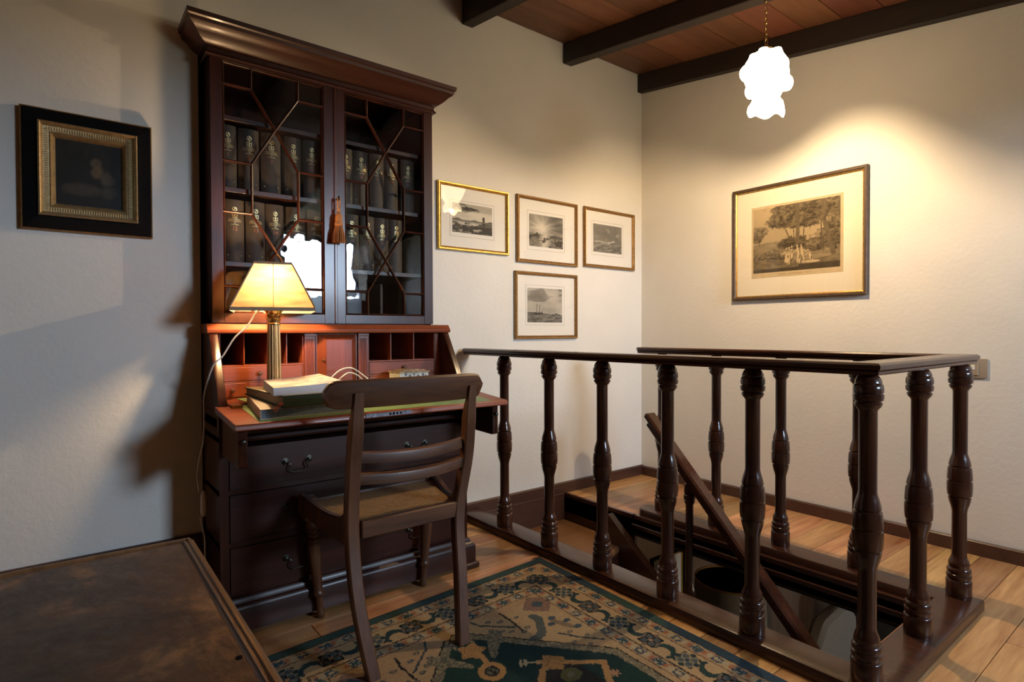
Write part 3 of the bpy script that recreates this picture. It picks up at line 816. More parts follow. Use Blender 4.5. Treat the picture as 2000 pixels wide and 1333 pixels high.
# -- bookcase
XL, XR, YF = -3.0225, -2.079, -0.46
Z0, Z1 = 1.116, 2.155
bm = newbm()
box(bm, (XL, YF + 0.022, Z0), (XL + 0.022, -0.03, Z1)); box(bm, (XR - 0.022, YF + 0.022, Z0), (XR, -0.03, Z1))
box(bm, (XL, -0.04, Z0), (XR, -0.03, Z1)); box(bm, (XL, YF + 0.022, Z0), (XR, -0.03, Z0 + 0.018)); box(bm, (XL, YF + 0.022, Z1 - 0.02), (XR, -0.03, Z1))
box(bm, (-2.560, YF + 0.0225, Z0), (-2.540, YF + 0.040, Z1))
obj('bookcase_carcass', bm, MZ, bur)
for z in (1.895, 1.622, 1.338):
    bm = newbm(); box(bm, (XL + 0.022, YF + 0.035, z), (XR - 0.022, -0.04, z + 0.018), 0.001); obj('shelf', bm, MX, bur)
# cornice with returns
cp = [(0.0, 2.118), (0.010, 2.118), (0.014, 2.124), (0.010, 2.130), (0.006, 2.134), (0.006, 2.150), (0.012, 2.152), (0.020, 2.157), (0.034, 2.166), (0.048, 2.180), (0.058, 2.192), (0.066, 2.196), (0.074, 2.204), (0.076, 2.216), (0.082, 2.220), (0.084, 2.236), (0.0, 2.236)]
bm = newbm()
sweep(bm, [(XL, -0.03, -0.012), (XL, YF, -0.012), (XR, YF, -0.012), (XR, -0.03, -0.012)], cp)
box(bm, (XL, YF, 2.20), (XR, -0.03, 2.222))
obj('cornice', bm, MX, bur)

def gdoor(xa, xb, name):
    """glazed door: frame, thirteen-pane astragal bars, glass panes"""
    za, zb = 1.119, 2.112
    ia, ib = (-2.980, -2.597) if xa < -2.9 else (-2.507, -2.1255)
    ja, jb = 1.157, 2.1195 - 0.018
    t0, t1 = YF, YF + 0.022
    bm = newbm()
    box(bm, (xa, t0, za), (ia, t1, zb), 0.001); box(bm, (ib, t0, za), (xb, t1, zb), 0.001)
    box(bm, (ia, t0, za), (ib, t1, ja), 0.001); box(bm, (ia, t0, jb), (ib, t1, zb), 0.001)
    d = obj(name, bm, MZ, bur)
    wd = ib - ia
    p, q = ia + wd * 0.268, ib - wd * 0.268
    mx = (ia + ib) / 2
    h = [2.019, 1.8805, 1.7325, 1.540, 1.401, 1.259]
    segs = [((p, jb), (p, h[0])), ((q, jb), (q, h[0])), ((ia, h[0]), (p, h[0])), ((q, h[0]), (ib, h[0])),
            ((p, h[0]), (mx, h[1])), ((q, h[0]), (mx, h[1])), ((mx, h[1]), (p, h[2])), ((mx, h[1]), (q, h[2])),
            ((ia, h[2]), (p, h[2])), ((q, h[2]), (ib, h[2])), ((p, h[2]), (p, h[3])), ((q, h[2]), (q, h[3])),
            ((ia, h[3]), (p, h[3])), ((q, h[3]), (ib, h[3])), ((p, h[3]), (mx, h[4])), ((q, h[3]), (mx, h[4])),
            ((mx, h[4]), (p, h[5])), ((mx, h[4]), (q, h[5])), ((ia, h[5]), (p, h[5])), ((q, h[5]), (ib, h[5])),
            ((p, h[5]), (p, ja)), ((q, h[5]), (q, ja))]
    bp = [(-0.0055, 0.0), (-0.0035, 0.006), (0.0, 0.008), (0.0035, 0.006), (0.0055, 0.0), (0.003, -0.010), (-0.003, -0.010)]
    for (a, c) in segs:
        bm = newbm()
        sweep(bm, [(a[0], t0 + 0.008, a[1]), (c[0], t0 + 0.008, c[1])], bp, upv=Vector((0, -1, 0)))
        obj('glazing_bar', bm, MZ, d)
    bm = newbm()
    sweep(bm, [(ia, t0 + 0.004, ja), (ib, t0 + 0.004, ja), (ib, t0 + 0.004, jb), (ia, t0 + 0.004, jb)], [(0, 0), (-0.004, 0.003), (-0.007, 0.0), (-0.007, -0.012), (0, -0.012)], closed=True, upv=Vector((0, -1, 0)))
    obj('bead', bm, MZ, d)
    panes = [[(ia, jb), (p, jb), (p, h[0]), (ia, h[0])], [(q, jb), (ib, jb), (ib, h[0]), (q, h[0])], [(p, jb), (q, jb), (q, h[0]), (mx, h[1]), (p, h[0])],
             [(ia, h[0]), (p, h[0]), (mx, h[1]), (p, h[2]), (ia, h[2])], [(q, h[0]), (ib, h[0]), (ib, h[2]), (q, h[2]), (mx, h[1])],
             [(mx, h[1]), (q, h[2]), (q, h[3]), (mx, h[4]), (p, h[3]), (p, h[2])],
             [(ia, h[2]), (p, h[2]), (p, h[3]), (ia, h[3])], [(q, h[2]), (ib, h[2]), (ib, h[3]), (q, h[3])],
             [(ia, h[3]), (p, h[3]), (mx, h[4]), (p, h[5]), (ia, h[5])], [(q, h[3]), (ib, h[3]), (ib, h[5]), (q, h[5]), (mx, h[4])],
             [(mx, h[4]), (q, h[5]), (q, ja), (p, ja), (p, h[5])], [(ia, h[5]), (p, h[5]), (p, ja), (ia, ja)], [(q, h[5]), (ib, h[5]), (ib, ja), (q, ja)]]
    for pn in panes:
        bm = newbm(); prism(bm, pn, 'Y', t0 + 0.0115, t0 + 0.0135)
        obj('pane', bm, CGLASS, d, 0)
    return d
dl = gdoor(XL + 0.001, -2.5505, 'glazed_door'); dr = gdoor(-2.5485, XR - 0.001, 'glazed_door')
bm = newbm(); prism(bm, [(-2.556, YF - 0.001), (-2.553, YF - 0.004), (-2.545, YF - 0.004), (-2.542, YF - 0.001)], 'Z', 1.121, 2.11); obj('meeting_bead', bm, MZ, dr)
bm = newbm(); tube(bm, [(-2.548, YF - 0.002, 1.640), (-2.548, YF - 0.03, 1.640)], 0.0025, 8); lathe(bm, [(0.0, -0.002), (0.010, -0.0015), (0.010, 0.0015), (0.0, 0.002)], 16, (-2.548, YF - 0.034, 1.640), 'X'); obj('key', bm, DBRASS, dr)

# tassel on the key
ts = thing('tassel', 'golden brown silk tassel hanging from the bookcase door key', 'tassel', (-2.548, YF - 0.034, 1.46))
tx, ty = -2.548, YF - 0.034
bm = newbm(); tube(bm, [(tx - 0.004, ty, 1.640), (tx - 0.005, ty, 1.605), (tx, ty, 1.585)], 0.003, 8); tube(bm, [(tx + 0.004, ty, 1.642), (tx + 0.005, ty, 1.605), (tx, ty, 1.585)], 0.003, 8); obj('cord', bm, TASS, ts)
bm = newbm(); lathe(bm, [(0.0, 1.600), (0.006, 1.597), (0.007, 1.590), (0.005, 1.584), (0.008, 1.580), (0.0125, 1.572), (0.0145, 1.562), (0.0145, 1.545), (0.0155, 1.540), (0.017, 1.536), (0.017, 1.529), (0.015, 1.526), (0.0, 1.524)], 20, (tx, ty, 0), rmod=lambda a, h: 1 + 0.06 * math.sin(10 * a)); obj('head', bm, TASS, ts)
bm = newbm()
for k in range(110):
    a = 2 * PI * (k * 0.618); rr = math.sqrt((k + 0.5) / 110)
    r0, r1 = 0.014 * rr, 0.028 * rr
    j = random.uniform(-0.12, 0.12)
    tube(bm, [(tx + r0 * math.cos(a), ty + 0.8 * r0 * math.sin(a), 1.527), (tx + (r0 * 0.4 + r1 * 0.62) * math.cos(a + j), ty + 0.8 * (r0 * 0.4 + r1 * 0.62) * math.sin(a + j), 1.495), (tx + r1 * math.cos(a + j), ty + 0.8 * r1 * math.sin(a + j), 1.455 + random.uniform(0, 0.006))], 0.0016, 4)
obj('fringe', bm, TASS, ts)['kind'] = 'stuff'

# ---- encyclopaedia volumes
SPY = -0.40
def spine_y(u): return -0.011 * (1 - (2 * u) ** 2)     # u in -.5..0.5
def volume(w0, H, D):
    bm = newbm(); n = 8; prof = []
    for k in range(n + 1):
        u = -0.5 + k / n; prof.append((u * w0, spine_y(u)))
    prof = prof + [(w0 / 2, D), (w0 / 2 - 0.003, D), (w0 / 2 - 0.003, 0.004), (-w0 / 2 + 0.003, 0.004), (-w0 / 2 + 0.003, D), (-w0 / 2, D)]
    prism(bm, prof, 'Z', 0.0, H)
    cover = mesh_of('cover', bm, BOOKC, 40)
    bm = newbm(); box(bm, (-w0 / 2 + 0.003, 0.004, 0.004), (w0 / 2 - 0.003, D - 0.004, H - 0.004)); pages = mesh_of('page_block', bm, PAPER, 0)
    bm = newbm()
    def fn(x, z, base):
        return (x, spine_y(x / w0) - 0.0009, base + z)
    def ring(cx, cz, r0, r1, n=20):
        A = [(bm.verts.new(fn(cx + r0 * math.cos(2 * PI * k / n), cz + r0 * math.sin(2 * PI * k / n), 0)), bm.verts.new(fn(cx + r1 * math.cos(2 * PI * k / n), cz + r1 * math.sin(2 * PI * k / n), 0))) for k in range(n)]
        for k in range(n): bm.faces.new((A[k][0], A[k][1], A[(k + 1) % n][1], A[(k + 1) % n][0]))
    def bar(x0, z0, x1, z1, t):
        d = Vector((x1 - x0, z1 - z0)); n2 = Vector((-d.y, d.x)).normalized() * t / 2
        bm.faces.new([bm.verts.new(fn(a[0], a[1], 0)) for a in ((x0 + n2.x, z0 + n2.y), (x0 - n2.x, z0 - n2.y), (x1 - n2.x, z1 - n2.y), (x1 + n2.x, z1 + n2.y))])
    zt = H * 0.845
    ring(0, zt, 0.0062, 0.0088); bar(-0.0035, zt - 0.0045, 0.0035, zt + 0.0045, 0.003)
    bar(0, zt - 0.0088, 0, zt - 0.016, 0.0018)
    z0 = zt - 0.027
    for s in (-1, 1):
        bar(s * 0.0008, z0, s * 0.0085, z0, 0.002); bar(s * 0.0085, z0 - 0.001, s * 0.0085, z0 + 0.012, 0.002); bar(s * 0.0085, z0 + 0.012, s * 0.0005, z0 + 0.009, 0.002); bar(s * 0.0009, z0, s * 0.0009, z0 + 0.009, 0.0016)
    lines = [('VERBO', 0.0052), ('ENCICLOPÉDIA', 0.0052), ('LUSO-BRASILEIRA', 0.0052), ('DE', 0.0046), ('CULTURA', 0.0052)]
    z = z0 - 0.0085
    for s, sz in lines:
        add_text(bm, s, sz * 1.25, lambda x, y, z=z: fn(x, z + y, 0), sx=0.95); z -= 0.0066
    for zz in (0.028, 0.0255): bar(-w0 * 0.36, zz, w0 * 0.36, zz, 0.0009)
    gold = mesh_of('gilt_title', bm, GOLDT, 0)
    return cover, pages, gold, fn
VW = 0.072
cov, pag, gol, vfn = volume(VW, 0.242, 0.19)
num_me = {}
def numeral(n):
    if n not in num_me:
        bm = newbm(); add_text(bm, str(n), 0.021, lambda x, y: vfn(x, 0.122 + y, 0), sx=0.95); num_me[n] = mesh_of('numeral', bm, REDT, 0)
    return num_me[n]
F = 1.0124 * 1.004
sx = lambda x: -3.467 + (x + 3.467) * F
rows = [(1.6405, list(zip(range(1, 12), [(-2.992, -2.926), (-2.921, -2.845), (-2.839, -2.764), (-2.751, -2.684), (-2.677, -2.610), (-2.604, -2.536), (-2.530, -2.464), (-2.461, -2.391), (-2.388, -2.319), (-2.316, -2.247), (-2.236, -2.168)]))),
        (1.3565, list(zip(range(12, 21), [(-2.974, -2.902), (-2.899, -2.827), (-2.824, -2.754), (-2.744, -2.667), (-2.661, -2.589), (-2.583, -2.514), (-2.508, -2.438), (-2.434, -2.367), (-2.366, -2.297)]))),
        (1.3565, [(21, (-2.295, -2.230))])]
ORD = {1: 'first', 2: 'second', 3: 'third', 4: 'fourth', 5: 'fifth', 6: 'sixth', 7: 'seventh', 8: 'eighth', 9: 'ninth', 10: 'tenth', 11: 'eleventh'}
for zb, items in rows:
    for n, (a, c) in items:
        a, c = sx(a), sx(c)
        if n <= 11: lab = 'dark encyclopaedia volume numbered %d, %s from left on the upper book shelf' % (n, ORD[n])
        else: lab = 'dark encyclopaedia volume numbered %d, %s from left on the lower book shelf' % (n, ORD[n - 11])
        t = thing('encyclopaedia_volume', lab, 'book', ((a + c) / 2, SPY + random.uniform(-0.004, 0.006), zb), 'encyclopaedia volumes in the glazed bookcase')
        t.scale = ((c - a) / VW * 0.985, 1, 1)
        local('cover', cov, t); local('page_block', pag, t); local('gilt_title', gol, t); local('numeral', numeral(n), t)

# leaning papers on the bottom shelf
BOARDB = plain('tan_folder_card', (0.22, 0.11, 0.045), 0.8, noise=0.2, nscale=30)
for k, (x, ang, hh, lab) in enumerate(((-2.93, 0.30, 0.185, 'tan card folder leaning at the left end of the bottom bookcase shelf'), (-2.89, 0.34, 0.18, 'second tan folder leaning on the bottom bookcase shelf behind the lamp'), (-2.30, 0.0, 0.17, 'dark folder standing on the right part of the bottom bookcase shelf'))):
    t = thing('folder', lab, 'folder', (x, -0.3, 1.1345))
    b = newbm(); box(b, (-0.006, -0.07, 0.0), (0.006, 0.14, hh), 0.001)
    m1 = mesh_of('cover', b, BOARDB if k < 2 else BOOKC, 0)
    o = local('cover', m1, t); o.rotation_euler = (0, ang, 0)
    b = newbm(); box(b, (-0.004, -0.066, 0.002), (0.004, 0.1415, hh - 0.003)); o = local('sheets', mesh_of('sheets', b, PAPER, 0), t); o.rotation_euler = (0, ang, 0); o.location = (0, 0.0, 0.0)
    o.scale = (0.9, 1, 1)

# ================================================================== THINGS ON THE DESK
def quad_book(name, label, quad, z0, z1, cover_m, page_m, spine_edges, cat='book', group=None, t=0.003, hard=True):
    """quad: 4 plan points FL, FR, BR, BL with their own z offset (bottom follows z0[i], top z1[i])"""
    cx = sum(q[0] for q in quad) / 4; cy = sum(q[1] for q in quad) / 4
    th = thing(name, label, cat, (cx, cy, min(z0)), group)
    def slab(zb, zt, inset, m, nm, spine=None):
        bm = newbm()
        Q = [(q[0] + (cx - q[0]) * inset, q[1] + (cy - q[1]) * inset) for q in quad]
        A = [bm.verts.new((Q[i][0], Q[i][1], zb[i])) for i in range(4)]; B = [bm.verts.new((Q[i][0], Q[i][1], zt[i])) for i in range(4)]
        bm.faces.new(A[::-1]); bm.faces.new(B)
        for i in range(4): bm.faces.new((A[i], A[(i + 1) % 4], B[(i + 1) % 4], B[i]))
        return obj(nm, bm, m, th, 0)
    slab([z + t for z in z0], [z - t for z in z1], 0.035 if hard else 0.0, page_m, 'page_block')
    bm = newbm()
    for zb, zt in (([z for z in z0], [z + t for z in z0]), ([z - t for z in z1], [z for z in z1])):
        A = [bm.verts.new((quad[i][0], quad[i][1], zb[i])) for i in range(4)]; B = [bm.verts.new((quad[i][0], quad[i][1], zt[i])) for i in range(4)]
        bm.faces.new(A[::-1]); bm.faces.new(B)
        for i in range(4): bm.faces.new((A[i], A[(i + 1) % 4], B[(i + 1) % 4], B[i]))
    for e in spine_edges:
        i, j = e, (e + 1) % 4
        p, q = Vector(quad[i]), Vector(quad[j]); n = Vector((cx, cy)) - (p + q) / 2; n = n.normalized() * 0.003
        P4 = [p, q, q + n, p + n]; zz0 = [z0[i], z0[j], z0[j], z0[i]]; zz1 = [z1[i], z1[j], z1[j], z1[i]]
        A = [bm.verts.new((P4[k].x, P4[k].y, zz0[k])) for k in range(4)]; B = [bm.verts.new((P4[k].x, P4[k].y, zz1[k])) for k in range(4)]
        bm.faces.new(A[::-1]); bm.faces.new(B)
        for k in range(4): bm.faces.new((A[k], A[(k + 1) % 4], B[(k + 1) % 4], B[k]))
    obj('cover', bm, cover_m, th, 0)
    return th
CREAM = plain('cream_book_cover', (0.55, 0.47, 0.36), 0.6, noise=0.1, nscale=20)
BLUEP = plain('blue_grey_page_edges', (0.20, 0.27, 0.36), 0.7, noise=0.15, nscale=90)
GREENC = plain('dark_green_cloth', (0.028, 0.055, 0.028), 0.7, noise=0.15, nscale=80)
TANP = plain('tan_page_edges', (0.30, 0.235, 0.165), 0.85, noise=0.15, nscale=120)
PALEC = plain('pale_cover', (0.66, 0.58, 0.42), 0.6, noise=0.12, nscale=18)
b1q = [(-2.962, -0.872), (-2.640, -0.862), (-2.640, -0.615), (-2.938, -0.60)]
b1z0 = [fall_z(q[1]) + 0.0015 for q in b1q]; b1z1 = [z + 0.033 for z in b1z0]
bk1 = quad_book('book', 'cream-spined book with blue page edges at the bottom of the desk pile', b1q, b1z0, b1z1, CREAM, BLUEP, [3], group='books piled on the desk', t=0.002)
# red lettering on its spine (edge BL -> FL)
bm = newbm()
p0, p1 = Vector(b1q[3]), Vector(b1q[0]); dd = (p1 - p0); nn = Vector((-1, -0.08)).normalized() * 0.0008
def spf(x, y, s=0.62):
    q = p0 + dd * (s + x / dd.length) + nn
    t_ = s + x / dd.length
    return (q.x, q.y, b1z0[3] * (1 - t_) + b1z0[0] * t_ + 0.009 + y)
add_text(bm, 'AISOM', 0.024, lambda x, y: spf(x, y, 0.74), sx=0.85)
obj('spine_lettering', bm, REDT, bk1, 0)
bm = newbm(); add_text(bm, 'aosa', 0.016, lambda x, y: spf(x, y + 0.004, 0.2), sx=1.1); obj('spine_lettering', bm, REDT, bk1, 0)
b2q = [(-2.893, -0.882), (-2.655, -0.856), (-2.69, -0.575), (-2.945, -0.60)]
b2z0 = [b1z1[0] + 0.001, b1z1[1] + 0.001, b1z1[2] + 0.001, b1z1[3] + 0.001]; b2z1 = [0.872, 0.872, 0.884, 0.884]
bk2 = quad_book('book', 'thick dark green hardback with tan page edges in the middle of the desk pile', b2q, b2z0, b2z1, GREENC, TANP, [0], group='books piled on the desk')
bm = newbm()
A = [bm.verts.new((q[0] + (-2.79 - q[0]) * 0.012, q[1] + (-0.73 - q[1]) * 0.012, z + 0.0006)) for q, z in zip(b2q, b2z1)]
bm.faces.new(A); obj('top_cover', bm, PALEC, bk2, 0)
bm = newbm()
for off, c2 in ((0, 0), (0.006, 0.004)):
    pts = smooth_path([(-2.885 + off, -0.850, 0.852), (-2.905 + off, -0.893, 0.851), (-2.918 + off, -0.897, 0.842 - c2), (-2.93 + off, -0.905, 0.829 - c2)], 5)
    for i in range(len(pts) - 1):
        a, c = pts[i], pts[i + 1]
        bm.faces.new([bm.verts.new(a + Vector((0, 0, 0.003))), bm.verts.new(a - Vector((0, 0, 0.003))), bm.verts.new(c - Vector((0.001, 0, 0.003))), bm.verts.new(c + Vector((0.001, 0, 0.003)))])
obj('ribbon_marker', bm, plain('red_ribbon', (0.52, 0.075, 0.025), 0.6), bk2, 0)
b3q = [(-2.921, -0.872), (-2.672, -0.835), (-2.690, -0.645), (-2.897, -0.662)]
t = thing('magazine', 'white glossy paperback with curled corner on top of the desk pile', 'book', (-2.80, -0.76, 0.873), 'books piled on the desk')
def lerp(a, c, s): return a + (c - a) * s
def mag(u, v, top):
    x = lerp(lerp(b3q[0][0], b3q[1][0], u), lerp(b3q[3][0], b3q[2][0], u), v); y = lerp(lerp(b3q[0][1], b3q[1][1], u), lerp(b3q[3][1], b3q[2][1], u), v)
    zb = lerp(0.874, 0.886, v)
    z = zb + (0.026 + 0.010 * max(0, u - 0.35) ** 1.6 * 1.6 + 0.004 * u * v if top else 0.0)
    return (x, y, z)
N = 10
bm = newbm(); G = {}
for top in (0, 1):
    for i in range(N + 1):
        for j in range(N + 1): G[top, i, j] = bm.verts.new(mag(i / N, j / N, top))
for i in range(N):
    for j in range(N):
        bm.faces.new((G[0, i, j], G[0, i, j + 1], G[0, i + 1, j + 1], G[0, i + 1, j]))
    bm.faces.new((G[0, i, 0], G[0, i + 1, 0], G[1, i + 1, 0], G[1, i, 0])); bm.faces.new((G[0, i, N], G[1, i, N], G[1, i + 1, N], G[0, i + 1, N]))
    bm.faces.new((G[0, 0, i], G[1, 0, i], G[1, 0, i + 1], G[0, 0, i + 1])); bm.faces.new((G[0, N, i], G[0, N, i + 1], G[1, N, i + 1], G[1, N, i]))
obj('page_block', bm, plain('white_page_edges', (0.56, 0.55, 0.58), 0.8), t)
def magcol(u, v):
    c = np.ones(u.shape + (3,)) * np.array([0.82, 0.76, 0.66])
    n = fbm(u * 3, v * 14, 31)
    c = mixc(c, (0.55, 0.36, 0.08), sst(0.58, 0.66, n) * 0.7)
    c = mixc(c, (0.35, 0.38, 0.48), sst(0.60, 0.68, fbm(u * 4 + 9, v * 16, 37)) * 0.7)
    c = mixc(c, (0.45, 0.44, 0.5), sst(0.90, 0.93, v) * 0.7)
    return c
colour_grid('cover', magcol, 50, 50, lambda u, v: tuple(np.vectorize(lambda a, c: mag(a, c, 1)[k] + (0.0005 if k == 2 else 0))(u, v) for k in range(3)), vcol('glossy_cover', 0.35), t)

# little box
tb = thing('trinket_box', 'small cream lidded box on the right of the desk interior', 'box', (-2.245, -0.525, 0.8285))
BOXC = plain('cream_enamel', (0.62, 0.58, 0.50), 0.5, noise=0.12, nscale=60)
LIDC = plain('mottled_gilt_lid', (0.36, 0.24, 0.13), 0.5, noise=0.5, nscale=70)
bm = newbm(); box(bm, (-2.315, -0.575, 0.829), (-2.172, -0.475, 0.905), 0.002); obj('body', bm, BOXC, tb)
bm = newbm()
box(bm, (-2.320, -0.580, 0.904), (-2.167, -0.470, 0.910), 0.0015)
prism(bm, [(-2.312, 0.909), (-2.172, 0.909), (-2.19, 0.916), (-2.215, 0.919), (-2.27, 0.919), (-2.295, 0.916)], 'Y', -0.565, -0.485, 0.002)
obj('lid', bm, LIDC, tb)
bm = newbm()
for (x, z, s) in ((-2.285, 0.897, 0.007), (-2.265, 0.890, 0.008), (-2.245, 0.896, 0.006), (-2.225, 0.889, 0.007), (-2.20, 0.894, 0.007), (-2.187, 0.888, 0.005)):
    lathe(bm, [(s, -0.0008), (s, 0.0)], 7, (x, -0.575, z), 'Y')
obj('flower_pattern', bm, plain('faded_ink', (0.16, 0.17, 0.20), 0.7), tb)

# white cable loops
cb = thing('white_cable', 'white cable looped behind the chair back on the desk', 'cable', (-2.54, -0.55, 0.8285))
bm = newbm()
tube(bm, smooth_path([(-2.69, -0.56, 0.832), (-2.655, -0.56, 0.868), (-2.611, -0.55, 0.896), (-2.575, -0.55, 0.925), (-2.54, -0.55, 0.936), (-2.51, -0.55, 0.930), (-2.463, -0.55, 0.897), (-2.43, -0.56, 0.865), (-2.40, -0.57, 0.832)], 8), 0.0026, 8)
tube(bm, smooth_path([(-2.62, -0.53, 0.832), (-2.585, -0.54, 0.876), (-2.563, -0.55, 0.900), (-2.53, -0.55, 0.916), (-2.49, -0.55, 0.900), (-2.46, -0.54, 0.868), (-2.44, -0.53, 0.832)], 8), 0.0026, 8)
obj('wire', bm, WHITE, cb)

# ---- table lamp
LX, LY = -2.842, -0.60
LZ = fall_z(LY) + 0.0005
lamp = thing('table_lamp', 'lit brass column table lamp with square linen shade on the desk', 'lamp', (LX, LY, 0.823))
bm = newbm()
Zb = 0.8245
box(bm, (LX - 0.048, LY - 0.038, Zb), (LX + 0.048, LY + 0.048, Zb + 0.010), 0.002); box(bm, (LX - 0.040, LY - 0.032, Zb + 0.010), (LX + 0.040, LY + 0.040, Zb + 0.022), 0.003)
lathe(bm, [(0.034, Zb + 0.022), (0.036, Zb + 0.028), (0.033, Zb + 0.034), (0.028, Zb + 0.038), (0.031, Zb + 0.043), (0.027, Zb + 0.050)], 24, (LX, LY, 0))
obj('base', bm, LAMPB, lamp)
bm = newbm()
lathe(bm, [(0.0255, Zb + 0.048), (0.0255, 0.95), (0.0225, 1.105), (0.0225, 1.112)], 64, (LX, LY, 0), rmod=lambda a, h: 1 - 0.075 * max(0, math.cos(16 * a)) ** 0.7)
obj('column', bm, COLB, lamp)
bm = newbm()
lathe(bm, [(0.0235, 1.110), (0.0245, 1.113), (0.0235, 1.117), (0.021, 1.119), (0.0215, 1.135), (0.025, 1.150), (0.030, 1.160), (0.037, 1.166), (0.037, 1.172), (0.0, 1.174)], 24, (LX, LY, 0))
for ring, (z0, h, r0, out, n, off) in enumerate(((1.118, 0.020, 0.0215, 0.008, 8, 0), (1.130, 0.024, 0.0225, 0.011, 8, 0.5), (1.146, 0.020, 0.026, 0.012, 4, 0.5))):
    for k in range(n):
        a = 2 * PI * (k + off) / n
        ca, sa = math.cos(a), math.sin(a)
        prev = None
        for s in range(6):
            f = s / 5
            r = r0 + out * (f ** 2.2); z = z0 + h * min(f, 0.82) - (h * 0.5 * max(0, f - 0.82))
            wd = 0.0065 * (1 - 0.75 * f ** 2)
            L_ = bm.verts.new((LX + r * ca - wd * sa, LY + r * sa + wd * ca, z)); C_ = bm.verts.new((LX + (r + 0.002) * ca, LY + (r + 0.002) * sa, z)); R_ = bm.verts.new((LX + r * ca + wd * sa, LY + r * sa - wd * ca, z))
            if prev:
                bm.faces.new((prev[0], prev[1], C_, L_)); bm.faces.new((prev[1], prev[2], R_, C_))
            prev = (L_, C_, R_)
obj('capital', bm, LAMPB, lamp)
bm = newbm(); lathe(bm, [(0.011, 1.173), (0.011, 1.205), (0.014, 1.207), (0.014, 1.222), (0.0, 1.224)], 16, (LX, LY, 0)); obj('lamp_holder', bm, LAMPB, lamp)
bm = newbm(); lathe(bm, [(0.008, 1.224), (0.012, 1.236), (0.019, 1.256), (0.020, 1.268), (0.015, 1.281), (0.0, 1.287)], 16, (LX, LY, 0)); obj('bulb', bm, DBULB, lamp)
ang = math.radians(-15.6)
def shp(x, y): return (LX + x * math.cos(ang) - y * math.sin(ang), LY + x * math.sin(ang) + y * math.cos(ang))
SB, ST, SZ0, SZ1 = 0.140, 0.062, 1.158, 1.338
def ring4(h, z): return [(*shp(x * h, y * h), z) for x, y in ((-1, -1), (1, -1), (1, 1), (-1, 1))]
bm = newbm()
A = [bm.verts.new(p) for p in ring4(SB - 0.003, SZ0 + 0.010)]; B = [bm.verts.new(p) for p in ring4(ST, SZ1 - 0.004)]
for k in range(4): bm.faces.new((A[k], A[(k + 1) % 4], B[(k + 1) % 4], B[k]))
sh = obj('lamp_shade', bm, SHADE, lamp, 0)
bm = newbm()
def band(h0, z0, h1, z1, t=0.0025):
    a = ring4(h0, z0); c = ring4(h1, z1); a2 = ring4(h0 - t, z0); c2 = ring4(h1 - t, z1)
    V = [[bm.verts.new(p) for p in q] for q in (a, c, c2, a2)]
    for k in range(4):
        j = (k + 1) % 4
        for m_ in range(4): bm.faces.new((V[m_][k], V[m_][j], V[(m_ + 1) % 4][j], V[(m_ + 1) % 4][k]))
band(SB + 0.001, SZ0, SB - 0.004, SZ0 + 0.013); band(ST + 0.004, SZ1 - 0.009, ST + 0.0015, SZ1)
for x, y in ((-1, -1), (1, -1), (1, 1), (-1, 1)):
    tube(bm, [(*shp(x * SB * 0.985, y * SB * 0.985), SZ0 + 0.012), (*shp(x * (ST + 0.002), y * (ST + 0.002)), SZ1 - 0.006)], 0.0028, 6)
obj('shade_braid', bm, TRIM, sh)
bm = newbm()
for x, y in ((0, -1), (1, 0), (0, 1), (-1, 0)): tube(bm, [(*shp(x * (SB - 0.001), y * (SB - 0.001)), SZ0 + 0.012), (*shp(x * (ST + 0.0025), y * (ST + 0.0025)), SZ1 - 0.006)], 0.0012, 5)
for z, h in ((SZ1 - 0.012, ST + 0.003),):
    tube(bm, [(*shp(-h, 0), z), (*shp(h, 0), z)], 0.0015, 5); tube(bm, [(*shp(0, -h), z), (*shp(0, h), z)], 0.0015, 5)
tube(bm, [(LX, LY, 1.2), (*shp(0.016, 0), 1.21), (*shp(0.024, 0), 1.25), (*shp(0.016, 0), 1.30), (LX, LY, SZ1 - 0.012)], 0.0012, 5)
obj('shade_frame', bm, TRIM, sh)
bm = newbm()
K = 0.971
lowp = [(-3.006, 0.936), (-3.034, 0.85), (-3.036, 0.792), (-3.036, 0.733), (-3.041, 0.665), (-3.054, 0.599), (-3.061, 0.542), (-3.055, 0.483)]
pts = [(LX - 0.010, LY - 0.010, 1.185), (-2.880, LY - 0.01, 1.172), (-2.904, LY, 1.153), (-2.935, LY, 1.105), (-2.978, -0.60, 1.062), (-3.016, -0.60, 1.0), (-3.046, -0.585, 0.962)] + [(-3.467 + (x + 3.467) * K - 0.006, -0.47, 1.08 + (z - 1.08) * K) for x, z in lowp[1:]]
tube(bm, smooth_path(pts, 6), 0.0031, 8)
cx_, cz_ = -3.467 + (-3.053 + 3.467) * K - 0.006, 1.08 + (0.483 - 1.08) * K
low2 = [(-3.052, 0.385), (-3.046, 0.345), (-3.038, 0.284), (-3.040, 0.12), (-3.05, 0.02)]
tube(bm, smooth_path([(-3.467 + (x + 3.467) * K - 0.006, -0.47, 1.08 + (z - 1.08) * K) for x, z in low2], 6), 0.0031, 8)
co = obj('cord', bm, WHITE, lamp)
bm = newbm()
lathe(bm, [(0.004, 0.406), (0.0085, 0.412), (0.0105, 0.425), (0.0105, 0.478), (0.0085, 0.492), (0.004, 0.500)], 14, (-3.059, -0.47, 0))
obj('inline_switch', bm, WHITE, co)

